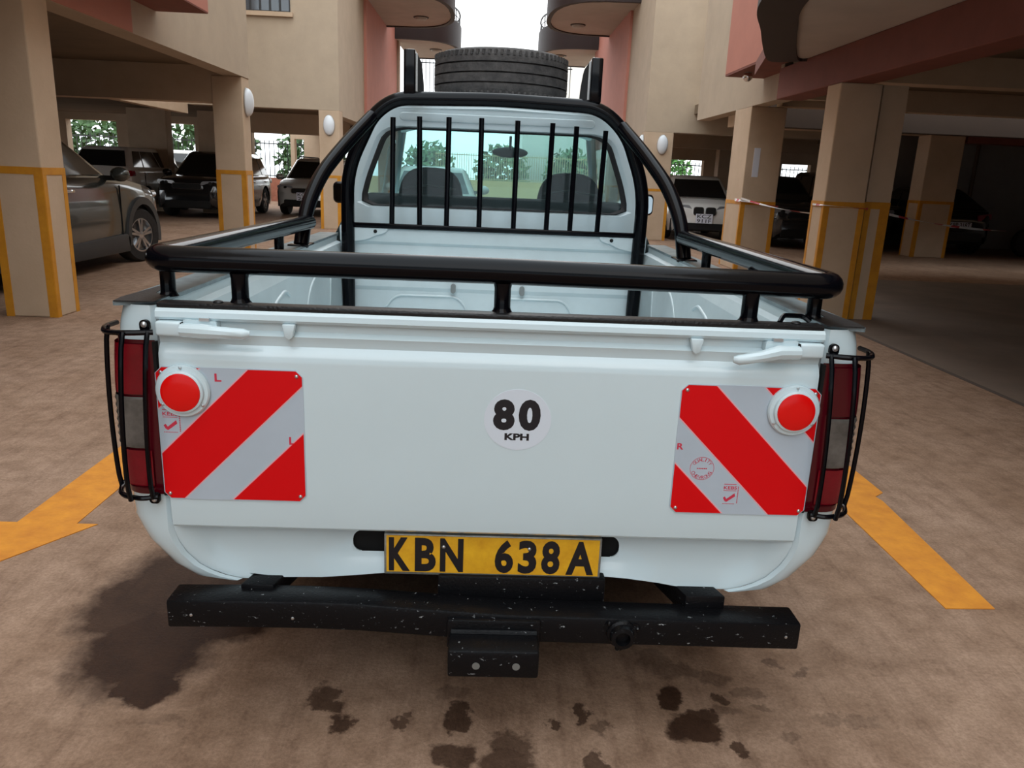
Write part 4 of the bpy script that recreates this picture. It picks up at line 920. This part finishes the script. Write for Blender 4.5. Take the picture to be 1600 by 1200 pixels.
# the roof/sides strip only runs .9 m forward; side windows are cut out
def skip(i, j):
    if i != 0: return False
    x, z = rows[1][j][0], rows[1][j][2]; return 1.14 < z < 1.60 and abs(x) > .5
cabb = obj('cab_shell', MB().grid(rows, skip=skip), WHITE, T, ang=30)
mb = MB(); wr_ = ring(win_out, 1.0); wi = ring(win_out, .955)
mb.grid([[(x, yb_+.010, z) for x, z in wr_], [(x, yb_+.002, z) for x, z in ring(win_out, .985)], [(x, yb_+.010, z) for x, z in wi]])
obj('window_rubber', mb, mat('black_rubber_seal', (.01, .01, .011), .5), cabb, ang=60)
mb = MB(); mb.add([(x, yb_+.011, z) for x, z in wr_[:-1]], [tuple(range(N))]); obj('rear_window', mb, GLASS, cabb, smooth=False)
obj('back_pressing', MB().xz(rrect(-.47, .47, 1.600, 1.638, .018), 2.193, 2.203), WHITE, cabb, bev=.004, seg=3)
obj('roof_gutter', MB().tube([(-.50, 2.205, 1.655), (0, 2.20, 1.668), (.50, 2.205, 1.655)], .006, 6), WHITE, cabb)
for s in (-1, 1):
    obj('rear_pillar', MB().add(*(lambda q: (q.v, q.f))(MB().grid([[(s*.742, 2.2, 1.13), (s*.742, 2.42, 1.13)], [(s*.70, 2.2, 1.34), (s*.70, 2.40, 1.34)], [(s*.60, 2.2, 1.60), (s*.60, 2.38, 1.60)]]))), WHITE, cabb)
    obj('door', MB().grid([[(s*.80, 2.2, .42), (s*.80, 3.64, .42)], [(s*.84, 2.2, .75), (s*.84, 3.64, .75)], [(s*.825, 2.2, .98), (s*.825, 3.64, .98)], [(s*.748, 2.2, 1.13), (s*.748, 3.64, 1.12)]]), WHITE, T, ang=60)
    obj('front_pillar', MB().tube([(s*.55, 3.05, 1.63), (s*.71, 3.80, 1.12)], .028, 8), WHITE, T)
    obj('side_glass', MB().add([(s*.735, 2.45, 1.14), (s*.735, 3.72, 1.13), (s*.58, 3.06, 1.60), (s*.60, 2.42, 1.59)], [(0, 1, 2, 3)]), GLASSS, T, smooth=False)
    mr = obj('wing_mirror', MB().box(s*.955-.075, s*.955+.075, 3.36, 3.46, 1.15, 1.285), BLACK, T, bev=.03, seg=4, label='black wing mirror')
    obj('mirror_face', MB().prism(rrect(-.062, .062, 1.163, 1.272, .025), lambda a, c: (s*.955+a, 3.352+(-.03-a*.45 if s < 0 else 0), c), lambda a, c: (s*.955+a, 3.362+(-.03-a*.45 if s < 0 else 0), c)), MIRG, mr, smooth=False)
    obj('mirror_stem', MB().tube([(s*.90, 3.42, 1.18), (s*.76, 3.5, 1.12)], .02, 8), BLACK, mr)
    xc = -.345 if s < 0 else .40
    st_ = obj('seat_back', MB().xz(fillet([(xc-.21, .75), (xc+.21, .75), (xc+.19, 1.12), (xc+.145, 1.39), (xc-.145, 1.39), (xc-.19, 1.12)], .12, 6), 2.52, 2.66), SEAT, T, bev=.02, seg=3, label='dark cloth bucket seat back')
    obj('seat_seam', MB().tube([(xc-.14, 2.517, 1.28), (xc, 2.515, 1.30), (xc+.14, 2.517, 1.28)], .006, 6), DASH, st_)
obj('roof_panel', MB().grid([[(x, y, 1.69-.06*(abs(x)/.55)**3-(.04*(y-2.9)/.15 if y > 2.9 else 0)) for x in (-.56, -.5, -.4, -.2, 0, .2, .4, .5, .56)] for y in (2.25, 2.6, 2.9, 3.08)]), WHITE, T)
obj('windscreen', MB().add([(-.70, 3.80, 1.12), (.70, 3.80, 1.12), (.55, 3.07, 1.62), (-.55, 3.07, 1.62)], [(0, 1, 2, 3)]), GLASSW, T, smooth=False)
obj('dashboard', MB().yz(fillet([(3.45, .75), (3.42, 1.04), (3.55, 1.09), (3.85, 1.10), (3.85, .75)], .04, 4), -.70, .70), DASH, T)
obj('bonnet', MB().grid([[(x, y, z-.03*(abs(x)/.72)**3) for x in (-.745, -.72, -.4, 0, .4, .72, .745)] for y, z in ((3.62, 1.125), (3.80, 1.13), (4.3, 1.085), (4.72, 1.01), (4.83, .93), (4.86, .55))]), WHITE, T)
for s in (-1, 1):
    cols = []
    for y in [3.65, 3.67]+[4.09+.41*sin(-pi/2+pi*i/12) for i in range(13)]+[4.6, 4.75, 4.84, 4.87]:
        zb = max(.42, .335+sqrt(max(.41**2-(y-4.09)**2, 0))) if abs(y-4.09) < .41 else .42
        nw = max(0, (y-4.5)/.37)**2*.10; zt = lerp([(3.65, 1.12), (3.9, 1.09), (4.3, 1.045), (4.75, .97), (4.84, .90), (4.87, .75)], y)
        cols.append([(s*(w-nw), y, max(min(z, zt), zb)) for w, z in ((.80, .42), (.84, .75), (.825, .92), (.79, zt-.03), (.74, zt))])
    obj('front_wing', MB().grid(cols), WHITE, T, ang=50)
    obj('front_lamp', MB().box(min(s*.46, s*.72), max(s*.46, s*.72), 4.80, 4.89, .72, .88), HEADL, T, bev=.02)
obj('front_bumper', MB().box(-.78, .78, 4.80, 4.98, .42, .62), PLAST, T, bev=.04, seg=3)
obj('radiator_grille', MB().box(-.44, .44, 4.83, 4.885, .70, .88), DARK, T, bev=.01)
obj('rear_shelf', MB().box(-.655, .655, 2.222, 2.46, 1.10, 1.252), mat('black_trim', (.008, .008, .009), .8), T, bev=.02)
im = obj('interior_mirror', MB().ell((.085, 3.18, 1.50), (.11, .02, .032), 16, 8), DASH, T)
obj('mirror_stalk', MB().tube([(.085, 3.18, 1.50), (.085, 3.12, 1.59)], .008, 6), DASH, im)
obj('steering_wheel', MB().tube([(.36+.18*cos(2*pi*i/24), 3.25+.06*sin(2*pi*i/24), 1.02+.17*sin(2*pi*i/24)) for i in range(24)], .014, 8, closed=True), DASH, T)

# spare tyre on the roof
sp = thing('spare_tyre', 'dusty black spare tyre lying flat on the truck roof', 'tyre', (.01, 2.66, 1.70))
P = [(.20, 0), (.30, 0), (.332, .014), (.348, .04)]
for z in (.078, .125, .172): P += [(.352, z-.010), (.352, z-.004), (.340, z-.003), (.340, z+.003), (.352, z+.004), (.352, z+.010)]
P += [(.348, .205), (.336, .228), (.31, .243), (.20, .25), (.195, .235), (.195, .01)]
c0 = (.012, 2.66, 1.725)
obj('tread', MB().lathe(P+[P[0]], c0, 'z', 72), TREAD, sp, ang=40)
mb = MB()
for i in range(72):
    a = 2*pi*i/72; u = Vector((cos(a), sin(a), 0)); v = Vector((-sin(a), cos(a), 0))
    for z0, z1, sh in ((.205, .228, .004), (.018, .04, -.004)):
        p = Vector(c0)+u*.342; q = Vector(c0)+u*.352
        mb.add([p-v*.009+Vector((0, 0, z0)), p+v*.003+Vector((0, 0, z0)), p+v*(.003+sh)+Vector((0, 0, z1)), p-v*(.009-sh)+Vector((0, 0, z1)), q-v*.009+Vector((0, 0, z0)), q+v*.003+Vector((0, 0, z0)), q*.998+v*.003+Vector((0, 0, z1*1)) - q*.0+q*.002, q-v*.009+Vector((0, 0, z1))],
               [(0, 1, 2, 3), (7, 6, 5, 4), (0, 4, 5, 1), (1, 5, 6, 2), (2, 6, 7, 3), (3, 7, 4, 0)])
obj('shoulder_lugs', mb, TREAD, sp, smooth=False, kind='stuff')
obj('rim', MB().lathe([(.20, .01), (.205, .05), (.17, .07), (.06, .08), (.06, .15), (.17, .17), (.205, .2), (.20, .24)], c0, 'z', 40), mat('rusty_steel', (.16, .14, .13), .6, .5), sp)
obj('white_fleck', MB().ell((.25, 2.66-.235, 1.705+.232), (.013, .008, .016), 10, 6), STICK, sp)
